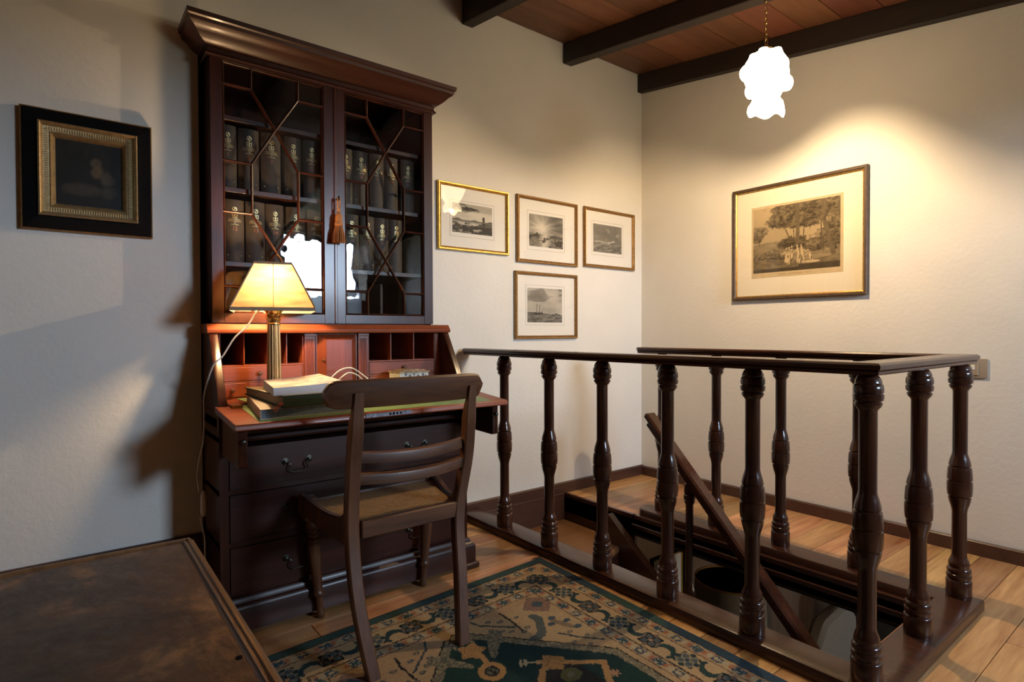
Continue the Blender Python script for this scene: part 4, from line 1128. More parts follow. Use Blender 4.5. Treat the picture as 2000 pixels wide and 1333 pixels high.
# ================================================================== CHAIR
ch = thing('dining_chair', 'dark walnut rail-back chair with cane seat drawn up to the bureau', 'chair', (-2.51, -0.9, 0))
def rect_sweep(bm, pts, wx, wy):
    """pts centre line; wx,wy lists of half sizes in x and y"""
    R = []
    for i, p in enumerate(pts):
        hx = wx[i] if isinstance(wx, list) else wx; hy = wy[i] if isinstance(wy, list) else wy
        c = min(hx, hy) * 0.25
        R.append([bm.verts.new((p[0] + sx_, p[1] + sy_, p[2])) for sx_, sy_ in ((-hx + c, -hy), (hx - c, -hy), (hx, -hy + c), (hx, hy - c), (hx - c, hy), (-hx + c, hy), (-hx, hy - c), (-hx, -hy + c))])
    for i in range(len(R) - 1):
        for k in range(8): bm.faces.new((R[i][k], R[i][(k + 1) % 8], R[i + 1][(k + 1) % 8], R[i + 1][k]))
    bm.faces.new(R[0][::-1]); bm.faces.new(R[-1])
for s, xs in ((0, (-2.716, -2.740, -2.744, -2.740, -2.742)), (1, (-2.388, -2.360, -2.343, -2.308, -2.318))):
    bm = newbm()
    ctrl = [(xs[0], -1.172, 0.0085), (xs[1], -1.118, 0.22), (xs[2], -1.078, 0.43), (xs[3], -1.082, 0.63), (xs[4], -1.118, 0.80), (xs[4], -1.142, 0.893)]
    P_ = smooth_path(ctrl, 6)
    n = len(P_)
    hx = [lerp(0.0205, 0.0215, i / n) if P_[i].z < 0.8 else 0.0205 - 0.006 * (P_[i].z - 0.8) / 0.093 for i in range(n)]
    hy = [lerp(0.0175, 0.019, i / n) if P_[i].z < 0.78 else max(0.004, 0.018 - 0.014 * (P_[i].z - 0.78) / 0.113) for i in range(n)]
    rect_sweep(bm, P_, hx, hy)
    obj('rear_leg', bm, CHZ, ch)
# crest rail
bm = newbm()
CL, CXR, NS = -2.842, -2.262, 40
G = []
for i in range(NS + 1):
    f = i / NS; x = lerp(CL, CXR, f); e = 2 * f - 1
    dx = min(f, 1 - f) * (CXR - CL); rr = 0.045
    k = math.sqrt(max(0.0, 1 - ((rr - dx) / rr) ** 2)) if dx < rr else 1.0
    zc_ = 0.889 - 0.003 * (1 - e * e); hz = (0.044 + 0.005 * (1 - e * e)) * (0.30 + 0.70 * k)
    yc_ = -1.105 - 0.030 * (1 - e * e)
    top = zc_ + hz; bot = zc_ - hz + 0.008 * (1 - e * e)
    G.append([bm.verts.new(p) for p in ((x, yc_ - 0.008, bot), (x, yc_ - 0.012, bot + 0.006), (x, yc_ - 0.018, top - 0.007), (x, yc_ - 0.012, top), (x, yc_ + 0.004, top), (x, yc_ + 0.008, top - 0.007), (x, yc_ + 0.012, bot + 0.006), (x, yc_ + 0.008, bot))])
for i in range(NS):
    for k in range(8): bm.faces.new((G[i][k], G[i][(k + 1) % 8], G[i + 1][(k + 1) % 8], G[i + 1][k]))
bm.faces.new(G[0][::-1]); bm.faces.new(G[-1]); obj('crest_rail', bm, CHX, ch)
for zt, hh in ((0.699, 0.036), (0.630, 0.036)):
    bm = newbm(); G = []
    for i in range(17):
        f = i / 16; e = 2 * f - 1; x = lerp(-2.725, -2.324, f); y = -1.078 - 0.026 * (1 - e * e); z = zt - 0.010 * (1 - e * e) + 0.0015 * f
        G.append([bm.verts.new(p) for p in ((x, y - 0.010, z - hh), (x, y - 0.012, z - 0.008), (x, y - 0.010, z - 0.003), (x, y + 0.010, z), (x, y + 0.013, z - 0.004), (x, y + 0.010, z - hh))])
    for i in range(16):
        for k in range(6): bm.faces.new((G[i][k], G[i][(k + 1) % 6], G[i + 1][(k + 1) % 6], G[i + 1][k]))
    bm.faces.new(G[0][::-1]); bm.faces.new(G[-1]); obj('back_rail', bm, CHX, ch)
# seat frame
SFL, SFR, SBL, SBR = (-2.765, -0.668), (-2.205, -0.668), (-2.735, -1.075), (-2.335, -1.075)
bm = newbm()
box(bm, (SBL[0] + 0.02, -1.092, 0.418), (SBR[0] - 0.015, -1.068, 0.474), 0.004); obj('seat_rail', bm, CHX, ch)
bm = newbm(); box(bm, (SFL[0] + 0.02, -0.690, 0.405), (SFR[0] - 0.02, -0.660, 0.462), 0.008, 2); obj('seat_rail', bm, CHX, ch)
for (a, c, s) in ((SFL, SBL, 1), (SFR, SBR, -1)):
    bm = newbm(); G = []
    for i in range(17):
        f = i / 16; x = lerp(a[0], c[0], f); y = lerp(a[1], c[1], f)
        top = 0.482 - 0.026 * math.sin(PI * min(1, f / 0.9)) ** 1.0 * (0.35 + 0.65 * f) + (0.05 * max(0, f - 0.82) / 0.18 if f > 0.82 else 0)
        bot = 0.412 - 0.02 * f
        w_ = 0.016
        G.append([bm.verts.new(p) for p in ((x - w_, y, bot), (x + w_, y, bot), (x + w_, y, top - 0.008), (x + w_ * 0.5, y, top), (x - w_ * 0.5, y, top), (x - w_, y, top - 0.008))])
    for i in range(16):
        for k in range(6): bm.faces.new((G[i][k], G[i][(k + 1) % 6], G[i + 1][(k + 1) % 6], G[i + 1][k]))
    bm.faces.new(G[0][::-1]); bm.faces.new(G[-1]); obj('side_rail', bm, CHZ, ch)
# woven cane
bm = newbm()
def seat_x(y, side):
    f = (y - SFL[1]) / (SBL[1] - SFL[1])
    return lerp(SFL[0], SBL[0], f) + 0.012 if side < 0 else lerp(SFR[0], SBR[0], f) - 0.012
def seat_z(x, y): 
    f = (y + 0.68) / -0.40
    return 0.452 + 0.016 * f ** 2 - 0.004 * math.sin(PI * min(1, max(0, f)))
def strip(x0, y0, x1, y1, wd, dz):
    n = 4; d = Vector((x1 - x0, y1 - y0))
    if d.length < 0.02: return
    p = Vector((-d.y, d.x)).normalized() * wd / 2; prev = None
    for k in range(n + 1):
        q = Vector((x0, y0)) + d * k / n; z = seat_z(q.x, q.y) + dz
        cur = (bm.verts.new((q.x - p.x, q.y - p.y, z)), bm.verts.new((q.x + p.x, q.y + p.y, z)))
        if prev: bm.faces.new((prev[0], prev[1], cur[1], cur[0]))
        prev = cur
PT = 0.0125
ny_ = int(0.40 / PT)
for k in range(ny_):
    y = -0.678 - k * PT
    for o_ in (-0.0017, 0.0017): strip(seat_x(y, -1), y + o_, seat_x(y, 1), y + o_, 0.0023, 0.0)
k = -23
while k < 24:
    x = -2.512 + k * PT
    y1 = -0.678; y0 = -1.068
    for o_ in (-0.0017, 0.0017):
        ya, yb = y1, y0
        while ya > yb and not (seat_x(ya, -1) < x < seat_x(ya, 1)): ya -= 0.01
        while yb < ya and not (seat_x(yb, -1) < x < seat_x(yb, 1)): yb += 0.01
        if ya - yb > 0.03: strip(x + o_, ya, x + o_, yb, 0.0021, 0.0010)
    k += 1
for sgn in (-1, 1):
    for k in range(-70, 71):
        c = k * PT * 1.0
        # line x = x0 + sgn*(y+0.87) + c
        ys = [-0.678 - 0.39 * i / 60 for i in range(61)]
        ins = [y for y in ys if seat_x(y, -1) < -2.512 + sgn * (y + 0.87) + c < seat_x(y, 1)]
        if len(ins) > 4: strip(-2.512 + sgn * (ins[0] + 0.87) + c, ins[0], -2.512 + sgn * (ins[-1] + 0.87) + c, ins[-1], 0.0014, 0.0020)
o = obj('cane_seat', bm, CANE, ch, 0); o['kind'] = 'stuff'
# front legs, turned
FLP = [(0.0125, 0.0), (0.0150, 0.004), (0.0155, 0.018), (0.0125, 0.028), (0.0135, 0.075), (0.0145, 0.082), (0.0205, 0.088), (0.0215, 0.098), (0.018, 0.104), (0.0165, 0.110), (0.019, 0.16), (0.0235, 0.255), (0.0245, 0.285), (0.021, 0.290), (0.0175, 0.294), (0.0215, 0.301), (0.0215, 0.306), (0.016, 0.311), (0.0205, 0.319), (0.0205, 0.324), (0.016, 0.329), (0.0205, 0.337), (0.0205, 0.342), (0.016, 0.347), (0.0205, 0.355), (0.0215, 0.365), (0.018, 0.372), (0.018, 0.385)]
for x0, shx in ((-2.700, -0.095), (-2.262, 0.075)):
    bm = newbm(); lathe(bm, FLP, 20, (x0, -0.672, 0), shear=(shx, 0.0))
    xt = x0 + shx * 0.43
    box(bm, (xt - 0.024, -0.696, 0.383), (xt + 0.024, -0.650, 0.470), 0.004)
    obj('front_leg', bm, CHZ, ch)

# ================================================================== RUG
RW, RLEN = 1.40, 2.10
RO = np.array([-1.678, -0.764])
RA = np.array([-math.cos(math.radians(3.2)), -math.sin(math.radians(3.2))]); RB = np.array([-math.sin(math.radians(2.2)), -math.cos(math.radians(2.2))])
def polyline_d(x, y, pts):
    d = np.full(x.shape, 9.0)
    for (x0, y0), (x1, y1) in zip(pts[:-1], pts[1:]):
        L2 = (x1 - x0) ** 2 + (y1 - y0) ** 2
        t_ = np.clip(((x - x0) * (x1 - x0) + (y - y0) * (y1 - y0)) / L2, 0, 1)
        d = np.minimum(d, np.hypot(x - x0 - t_ * (x1 - x0), y - y0 - t_ * (y1 - y0)))
    return d
def rug_colour(u, v):
    a = u * RW; b = v * RLEN
    teal = np.array((0.022, 0.040, 0.043)); tealb = np.array((0.032, 0.055, 0.075)); tealg = np.array((0.036, 0.066, 0.058))
    dark = np.array((0.022, 0.020, 0.018)); beige = np.array((0.365, 0.250, 0.132)); peach = np.array((0.32, 0.185, 0.105)); cream = np.array((0.42, 0.34, 0.21)); grey = np.array((0.105, 0.105, 0.075)); blue = np.array((0.055, 0.075, 0.088))
    n1 = fbm(a * 40, b * 40, 3); nf = fbm(a * 160, b * 160, 9, 3); n0 = fbm(a * 5, b * 14, 5)
    jx = (fbm(a * 90, b * 90, 11, 2) - 0.5) * 0.010; jy = (fbm(a * 90, b * 90, 13, 2) - 0.5) * 0.010
    A = np.minimum(a, RW - a) + jx * 0.6; B = np.minimum(b, RLEN - b) + jy * 0.6
    d = np.minimum(A, B); side = A < B
    s = np.where(side, b, a)
    c = np.ones(a.shape + (3,)) * beige
    c = mixc(c, peach, sst(0.45, 0.65, n0) * 0.4)
    # ---- field
    ap = np.minimum(a, RW - a) + jx; bp_ = b + jy
    d1 = (bp_ - (0.75 - 1.1626 * (ap - 0.288))) / 1.5335; d2 = ap - 0.288; d3 = (RLEN - 0.30) - bp_
    md = np.minimum(np.minimum(d1, d2), d3)
    saw = 0.006 * np.abs(((ap - bp_) * 28) % 1 - 0.5)
    md = md + np.where(d1 < d2, saw, 0)
    tip = (ap > 0.66) & (bp_ < 0.35 + 0.9 * (0.74 - ap))
    md = np.where(tip, md - 0.02, md)
    inside = md > 0
    c = mixc(c, grey, inside * 0.85); c = np.where((inside & (nf > 0.56))[..., None], cream * 0.55, c)
    c = np.where(((np.abs(md) < 0.0028))[..., None], dark, c)
    core = md > 0.034
    c = np.where(core[..., None], np.where((n0 > 0.52)[..., None], teal * np.array((0.7, 0.95, 0.72)), teal * np.array((0.6, 0.75, 0.72))), c)
    spike = (polyline_d(ap, bp_, [(0.575, 0.40), (0.652, 0.50)]) < 0.030 - 0.018 * np.clip((bp_ - 0.40) / 0.1, 0, 1)) & (bp_ > 0.38)
    c = np.where(spike[..., None], np.where((nf > 0.53)[..., None], cream * 0.5, grey), c)
    in2 = (ap > 0.455) & (bp_ > 0.69) & (bp_ < RLEN - 0.69)
    c = np.where((in2 & core)[..., None], dark * 1.3, c)
    ochre = np.array((0.33, 0.185, 0.075))
    arm = np.minimum(polyline_d(ap, bp_, [(0.555, 0.628), (0.517, 0.66), (0.381, 0.768), (0.46, 0.87), (0.46, 1.2)]), polyline_d(ap, bp_, [(0.517, 0.66), (0.573, 0.669), (0.66, 0.76), (0.70, 0.80)]))
    c = np.where((arm < 0.0115)[..., None], ochre, c)
    c = np.where(((np.abs(ap - 0.517) + np.abs(bp_ - 0.66)) < 0.052)[..., None], np.where((nf > 0.58)[..., None], ochre * 0.6, ochre), c)
    hook = polyline_d(ap, bp_, [(0.555, 0.628), (0.602, 0.598)])
    hk2 = np.minimum(polyline_d(ap, bp_, [(0.585, 0.590), (0.60, 0.615)]), polyline_d(ap, bp_, [(0.597, 0.582), (0.615, 0.606)]))
    c = np.where((np.minimum(hook, hk2) < 0.0048)[..., None], cream * 0.9, c)
    fl2 = np.hypot((ap - 0.515) / 1.2, bp_ - 0.745)
    c = np.where((fl2 < 0.033)[..., None], np.array((0.11, 0.10, 0.04)), c); c = np.where((fl2 < 0.012)[..., None], cream * 0.4, c)
    c = np.where((np.hypot(ap - 0.40, bp_ - 0.83) < 0.016 + 0.006 * np.sin(7 * np.arctan2(ap - 0.40, bp_ - 0.83)))[..., None], peach, c)
    fx, fy = a - 0.697, bp_ - 0.432; fr = np.hypot(fx, fy); fa = np.arctan2(fy, fx)
    c = np.where((fr < 0.044 + 0.008 * np.sin(5 * fa))[..., None], np.where((np.sin(fr * 420 + 3 * np.sin(5 * fa)) > 0.75)[..., None], ochre * 0.45, ochre), c)
    c = np.where((polyline_d(a, bp_, [(0.685, 0.47), (0.695, 0.53)]) < 0.010)[..., None], ochre, c)
    rr_ = np.hypot((a - 0.706), (bp_ - 0.566) * 0.95)
    c = np.where((rr_ < 0.047)[..., None], ochre, c); c = np.where((rr_ < 0.026)[..., None], np.where((rr_ > 0.020)[..., None], dark, np.where((nf > 0.5)[..., None], grey, dark)), c)
    field_in = (d > 0.262) & ~inside
    def put(mask, colr):
        nonlocal c
        c = np.where((mask & field_in)[..., None], colr, c)
    put(polyline_d(ap, bp_, [(0.385, 0.395), (0.377, 0.422), (0.412, 0.477), (0.437, 0.509), (0.486, 0.518)]) < 0.017, np.where((np.sin((ap + bp_ * 1.5) * 520) > 0.2)[..., None], blue, grey))
    put(polyline_d(ap, bp_, [(0.600, 0.278), (0.584, 0.319), (0.541, 0.36), (0.489, 0.408)]) < 0.0045, blue * 0.7)
    put(polyline_d(ap, bp_, [(0.385, 0.545), (0.376, 0.559), (0.353, 0.598), (0.327, 0.63), (0.281, 0.68)]) < 0.0042, blue * 0.7)
    put(polyline_d(ap, bp_, [(0.473, 0.297), (0.470, 0.369), (0.479, 0.445)]) < 0.0042, dark)
    for (lx, ly) in ((0.548, 0.318), (0.570, 0.372), (0.508, 0.345), (0.540, 0.402), (0.512, 0.425), (0.478, 0.455), (0.448, 0.440), (0.345, 0.565), (0.377, 0.622), (0.310, 0.620), (0.342, 0.668), (0.440, 0.36)):
        e = np.hypot((ap - lx) + 0.4 * (bp_ - ly), 1.6 * (bp_ - ly) - 0.3 * (ap - lx))
        put(e < 0.0135, np.where((nf > 0.5)[..., None], blue, grey)); put(e < 0.005, peach)
    fw_ = polyline_d(ap, bp_, [(0.342, 0.472), (0.312, 0.545)])
    put(fw_ < 0.013, np.where((np.sin(fw_ * 900) > 0)[..., None], peach * 0.75, grey * 1.2))
    for (lx, ly) in ((0.362, 0.482), (0.300, 0.500), (0.335, 0.45), (0.295, 0.555)): put(np.hypot(ap - lx, (bp_ - ly) * 1.3) < 0.016, blue)
    # peach notch at the corner
    nx_, ny2 = ap - 0.31, bp_ - 0.335
    notch = (np.abs(nx_) + np.abs(ny2) < 0.075) & (ap + bp_ < 0.72)
    put(notch, np.where((np.sin((ap - bp_) * 640) > 0)[..., None], np.array((0.27, 0.16, 0.10)), np.array((0.13, 0.08, 0.07))))
    put((np.abs(nx_) + np.abs(ny2) < 0.03), blue)
    # ---- borders
    def guard(dc, per, ph):
        nonlocal c
        k = np.floor((s - ph) / per + 0.5); ds = s - ph - k * per; dd_ = d - dc
        r = np.hypot(ds / 0.027, dd_ / 0.018)
        r = r * (1 + 0.14 * np.sin(4 * np.arctan2(dd_, ds)))
        kk = (k % 2 == 0)
        band = np.abs(dd_) < 0.027
        c = np.where(band[..., None], np.where((n1 > 0.48)[..., None], beige, peach), c)
        c = np.where((band & (r < 1))[..., None], np.where(kk[..., None], blue, tealb * 1.25), c)
        c = np.where((band & (r < 1) & (nf > 0.60))[..., None], cream * 0.8, c)
        c = np.where((band & (r < 0.36))[..., None], np.where(kk[..., None], cream * 0.85, tealg), c)
        e1 = np.hypot((ds - per * 0.36) / 0.010, dd_ / 0.014); e2 = np.hypot((ds + per * 0.36) / 0.010, dd_ / 0.014)
        c = np.where((band & (np.minimum(e1, e2) < 1) & kk)[..., None], cream * 0.85, c)
        c = np.where((band & (np.minimum(e1, e2) < 0.8) & ~kk)[..., None], np.array((0.30, 0.12, 0.06)), c)
    guard(0.073, 0.080, 0.047); guard(0.236, 0.079, 0.332)
    mb = (d > 0.101) & (d < 0.209)
    c = np.where(mb[..., None], beige * 1.04, c)
    per = 0.1525
    k = np.floor((s - 0.3325) / per + 0.5); ds = s - 0.3325 - k * per; dm = d - 0.155
    r = np.hypot(ds, dm); th = np.arctan2(dm, ds)
    pet = 0.044 * (0.78 + 0.22 * np.abs(np.cos(2 * (th - PI / 4)))) * (1 + 0.10 * np.cos(8 * th))
    odd = (k % 2 == 0)
    ros = mb & (r < pet)
    c = np.where(ros[..., None], dark, c)
    p1 = np.zeros(a.shape, bool); p2 = p1.copy()
    for q in range(4):
        an = PI / 4 + q * PI / 2
        e = np.hypot(ds - 0.023 * np.cos(an), dm - 0.023 * np.sin(an))
        p2 |= e < 0.0175; p1 |= e < 0.0125
    ax4 = np.minimum(np.hypot(np.abs(ds) - 0.036, dm), np.hypot(ds, np.abs(dm) - 0.036)) < 0.0105
    c = np.where((mb & p2)[..., None], np.where(odd[..., None], cream * 0.62, dark), c)
    c = np.where((mb & p1)[..., None], np.where((nf > 0.53)[..., None], grey, blue * 1.1), c)
    c = np.where((mb & ax4)[..., None], np.where(odd[..., None], teal, np.array((0.14, 0.10, 0.08))), c)
    c = np.where((mb & (r < 0.009))[..., None], np.where(odd[..., None], tealb, peach), c)
    k2 = np.floor((s - 0.409) / per + 0.5); es = s - 0.409 - k2 * per; em = d - 0.155
    flip = np.where(k2 % 2 == 0, 1.0, -1.0)
    lx_, ly_ = es * flip, em * flip
    ro = np.hypot(lx_ - 0.006, ly_ + 0.010) + 0.0022 * np.sin(70 * np.arctan2(ly_, lx_) / 3.0)
    ri = np.hypot(lx_ - 0.006, ly_ + 0.029) + 0.0025 * np.abs(np.sin(11 * np.arctan2(ly_ + 0.029, lx_ - 0.006)))
    leaf = mb & (ro < 0.037) & (ri > 0.031) & (r > 0.040)
    tail = mb & (polyline_d(lx_, ly_, [(-0.028, -0.012), (-0.036, -0.028), (-0.026, -0.036)]) < 0.007)
    c = np.where((leaf | tail)[..., None], np.where((n1 > 0.5)[..., None], teal, tealg * 0.75), c)
    cr = np.hypot(np.minimum(a, RW - a) - 0.163, np.minimum(b, RLEN - b) - 0.166)
    corner = (np.minimum(a, RW - a) < 0.212) & (np.minimum(b, RLEN - b) < 0.212) & (d > 0.103)
    c = np.where((corner & (cr > 0.052))[..., None], beige, c)
    for ln in (0.1005, 0.2085, 0.2135, 0.2595): c = np.where((np.abs(d - ln) < 0.0016)[..., None], dark, c)
    outer = d < 0.047
    c = np.where(outer[..., None], mixc(np.ones(a.shape + (3,)) * tealb * 0.95, tealg * 1.1, sst(0.42, 0.6, fbm(a * 3, b * 3.5, 21))), c)
    c = np.where((np.abs(d - 0.047) < 0.0018)[..., None], dark, c)
    c = c * (0.80 + 0.40 * nf)[..., None]
    return c
def rug_place(u, v):
    a = u * RW; b = v * RLEN
    wav = 0.004 * (fbm(b * 3, b * 0, 41, 2) - 0.5)
    x = RO[0] + RA[0] * a + RB[0] * b + wav * (a < 0.2); y = RO[1] + RA[1] * a + RB[1] * b
    e = np.minimum(np.minimum(a, RW - a), np.minimum(b, RLEN - b))
    return x, y, np.where(e < 1e-6, 0.0008, 0.0072 + 0.0008 * fbm(a * 60, b * 60, 51, 2))
rug = colour_grid('rug', rug_colour, 520, 780, rug_place, vcol('wool_pile', 0.95, bump=0.4, bscale=420, spec=0.1))
for p in rug.data.polygons: p.use_smooth = True
tag(rug, 'patterned teal and beige oriental rug on the plank floor', 'rug')
bm = newbm()
for k in range(9):
    p = RO + RA * (-0.004) + RB * (0.004)
    tube(bm, [(p[0] - 0.02 + 0.006 * k * 0.3, p[1] + 0.0, 0.004), (p[0] - 0.03 + 0.006 * k, p[1] + 0.012 + 0.004 * (k % 3), 0.003), (p[0] - 0.045 + 0.008 * k, p[1] + 0.02 + 0.004 * (k % 2), 0.002)], 0.0011, 4)
obj('fringe', bm, plain('dark_yarn', (0.03, 0.045, 0.055), 0.9), rug)['kind'] = 'stuff'

# ================================================================== PICTURES
class Plane:
    def __init__(s, kind, off): s.kind, s.off = kind, off
    def p(s, u, v, n):
        return (u, s.off - n, v) if s.kind == 'back' else (s.off - n, -u, v)
    @property
    def n(s): return Vector((0, -1, 0)) if s.kind == 'back' else Vector((-1, 0, 0))
def loop(pl, u0, u1, v0, v1, n=0): return [pl.p(u0, v0, n), pl.p(u1, v0, n), pl.p(u1, v1, n), pl.p(u0, v1, n)]
def slab(bm, pl, u0, u1, v0, v1, n0, n1):
    a = pl.p(u0, v0, n0); c = pl.p(u1, v1, n1); box(bm, a, c)
def framed(name, label, pl, u0, u1, v0, v1, img, plate, fn, frame_m, mat_m, prof, slip=None, group=None, plate_m=None, glass_on=True, res=(150, 120), n0=0.003):
    t = thing(name, label, 'picture', pl.p((u0 + u1) / 2, v0, n0), group)
    bm = newbm(); sweep(bm, loop(pl, u0, u1, v0, v1, n0), prof, closed=True, upv=pl.n); obj('frame', bm, frame_m, t)
    wd = -min(p[0] for p in prof)
    iu0, iu1, iv0, iv1 = u0 + wd, u1 - wd, v0 + wd, v1 - wd
    if slip:
        sw, sm = slip
        bm = newbm(); sweep(bm, loop(pl, iu0, iu1, iv0, iv1, n0), [(0, 0.004), (0, 0.014), (-sw, 0.010), (-sw, 0.004)], closed=True, upv=pl.n); obj('gilt_slip', bm, sm, t)
        iu0, iu1, iv0, iv1 = iu0 + sw, iu1 - sw, iv0 + sw, iv1 - sw
    bm = newbm(); slab(bm, pl, iu0 - 0.004, iu1 + 0.004, iv0 - 0.004, iv1 + 0.004, n0 + 0.001, n0 + 0.004); obj('mount', bm, mat_m, t, 0)
    if plate:
        pu0, pu1, pv0, pv1 = plate
        if plate_m:
            bm = newbm(); slab(bm, pl, pu0, pu1, pv0, pv1, n0 + 0.004, n0 + 0.0046); obj('plate_paper', bm, plate_m, t, 0)
        else:
            bm = newbm(); sweep(bm, loop(pl, pu0, pu1, pv0, pv1, n0 + 0.004), [(0, 0), (0, 0.0006), (-0.0016, 0.0006), (-0.0016, 0)], closed=True, upv=pl.n); obj('plate_line', bm, plain('sepia_line', (0.40, 0.33, 0.24), 0.9), t, 0)
    mu0, mu1, mv0, mv1 = img
    def place(u, v):
        U = mu0 + (mu1 - mu0) * u; V = mv0 + (mv1 - mv0) * v; N_ = np.full(u.shape, n0 + 0.0052)
        return (U, pl.off - N_, V) if pl.kind == 'back' else (pl.off - N_, -U, V)
    colour_grid('print', fn, res[0], res[1], place, PRINTM if glass_on else PAINTM, t)
    if glass_on:
        bm = newbm(); a = loop(pl, iu0 - 0.002, iu1 + 0.002, iv0 - 0.002, iv1 + 0.002, n0 + 0.0095)
        bm.faces.new([bm.verts.new(q) for q in a]); obj('glass', bm, GLASS, t, 0)
    return t
INK = np.array((0.045, 0.040, 0.034)); PAP = np.array((0.66, 0.60, 0.49))
def tone(g): 
    g = np.clip((g - 0.08) * 1.38, 0, 1) ** 1.25; g = g[..., None]; return INK * (1 - g) + PAP * g
def sea_rocks(u, v):
    sky = 0.62 + 0.25 * (fbm(u * 3, v * 5, 1) - 0.5) + 0.15 * (v < 0.75)
    cl = sst(0.48, 0.64, fbm(u * 3.2 + 2, v * 6 + 1, 2)) * np.exp(-((v - 0.86) / 0.16) ** 2) * np.exp(-((u - 0.45) / 0.38) ** 2)
    g = sky - 0.62 * cl
    g = np.where(v < 0.45, 0.42 + 0.4 * (fbm(u * 10, v * 16, 4) - 0.4), g)
    wave = sst(0.45, 0.6, fbm(u * 9, v * 12, 5)); g = np.where(v < 0.36, 0.18 + 0.75 * wave * (0.4 + v), g)
    cliff = (u > 0.70 + 0.03 * fbm(v * 9, u, 7)) & (v < 0.32 + 0.40 * (u - 0.62) + 0.06 * fbm(u * 12, v, 8)); g = np.where(cliff, 0.14 + 0.22 * fbm(u * 20, v * 20, 9), g)
    tower = (np.abs(u - 0.775) < 0.025) & (v < 0.62) & (v > 0.3); g = np.where(tower, 0.1, g)
    hill = (v < 0.43 + 0.07 * np.exp(-((u - 0.12) / 0.1) ** 2) + 0.05 * np.exp(-((u - 0.55) / 0.1) ** 2)) & (v > 0.40); g = np.where(hill, 0.3, g)
    rocks = (v < 0.27) & (fbm(u * 7 + 3, v * 9, 12) > 0.5); g = np.where(rocks, 0.08 + 0.1 * fbm(u * 30, v * 30, 13), g)
    return tone(g)
def sea_rays(u, v):
    an = np.arctan2(v - 0.62, u - 0.40); rr = np.hypot(u - 0.38, v - 0.6)
    g = 0.48 + 0.22 * (vnoise(an * 7 + 20, rr * 0, 3) - 0.5) + 0.35 * np.exp(-(rr / 0.22) ** 2) + 0.2 * (fbm(u * 4, v * 5, 6) - 0.5)
    g = g - 0.22 * sst(0.35, 0.9, u) * sst(0.3, 0.6, v)
    sea = v < 0.42 - 0.03 * u; g = np.where(sea, 0.26 + 0.35 * (fbm(u * 12, v * 22, 8) - 0.4) + 0.4 * np.exp(-((u - 0.45) / 0.12) ** 2), g)
    g = np.where((v < 0.33) & (fbm(u * 9, v * 11, 10) > 0.58), 0.1, g)
    boats = (v < 0.36 + 0.10 * np.exp(-((u - 0.22) / 0.04) ** 2) + 0.05 * np.exp(-((u - 0.75) / 0.09) ** 2)) & (v > 0.3) & ((u < 0.3) | (u > 0.6)); g = np.where(boats, 0.16, g)
    return tone(g)
def sea_storm(u, v):
    g = 0.34 + 0.35 * (fbm(u * 3, v * 3.5, 2) - 0.45)
    g = g + 0.45 * sst(0.5, 0.66, fbm(u * 4 + 5, v * 5, 4)) * np.exp(-((u - 0.68) / 0.2) ** 2 - ((v - 0.7) / 0.16) ** 2)
    sea = v < 0.36 + 0.05 * np.sin(3 * u + 2); g = np.where(sea, 0.26 + 0.5 * (fbm(u * 7 + v * 6, v * 18 - u * 5, 7) - 0.4), g)
    foam = np.exp(-((v - 0.36 - 0.02 * np.sin(9 * u)) / 0.035) ** 2) * (u < 0.55); g = g + 0.5 * foam * fbm(u * 18, v * 20, 9)
    ship = (np.abs(u - 0.63) < 0.12) & (np.abs(v - 0.40 - 0.03 * np.sin(20 * u)) < 0.02); g = np.where(ship, 0.75, g)
    return tone(g)
def sea_ships(u, v):
    g = 0.62 + 0.32 * (fbm(u * 3, v * 4, 3) - 0.5) - 0.25 * sst(0.5, 0.62, fbm(u * 3 + 4, v * 6, 5)) * (v > 0.6)
    sea = v < 0.26 + 0.04 * np.sin(4 * u + 1); g = np.where(sea, 0.22 + 0.5 * (fbm(u * 9 + v * 4, v * 20 - 3 * u, 6) - 0.4), g)
    hull = (np.abs(u - 0.30) < 0.13) & (np.abs(v - 0.26 - 0.05 * np.abs(u - 0.3)) < 0.035); g = np.where(hull, 0.10, g)
    for mu_, h_, tl in ((0.25, 0.55, 0.06), (0.33, 0.50, 0.09), (0.41, 0.36, 0.14)):
        m_ = (np.abs(u - mu_ - tl * (v - 0.3)) < 0.006) & (v > 0.26) & (v < h_); g = np.where(m_, 0.12, g)
        sl = (np.abs(u - mu_ - 0.03 - tl * (v - 0.3)) < 0.035 * (h_ - v) / (h_ - 0.26)) & (v > 0.29) & (v < h_); g = np.where(sl & ~m_, 0.42 + 0.3 * fbm(u * 20, v * 20, 8), g)
    b2 = (np.abs(u - 0.82) < 0.12) & (np.abs(v - 0.24 - 0.02 * np.sin(40 * u)) < 0.02); g = np.where(b2, 0.14, g)
    return tone(g)
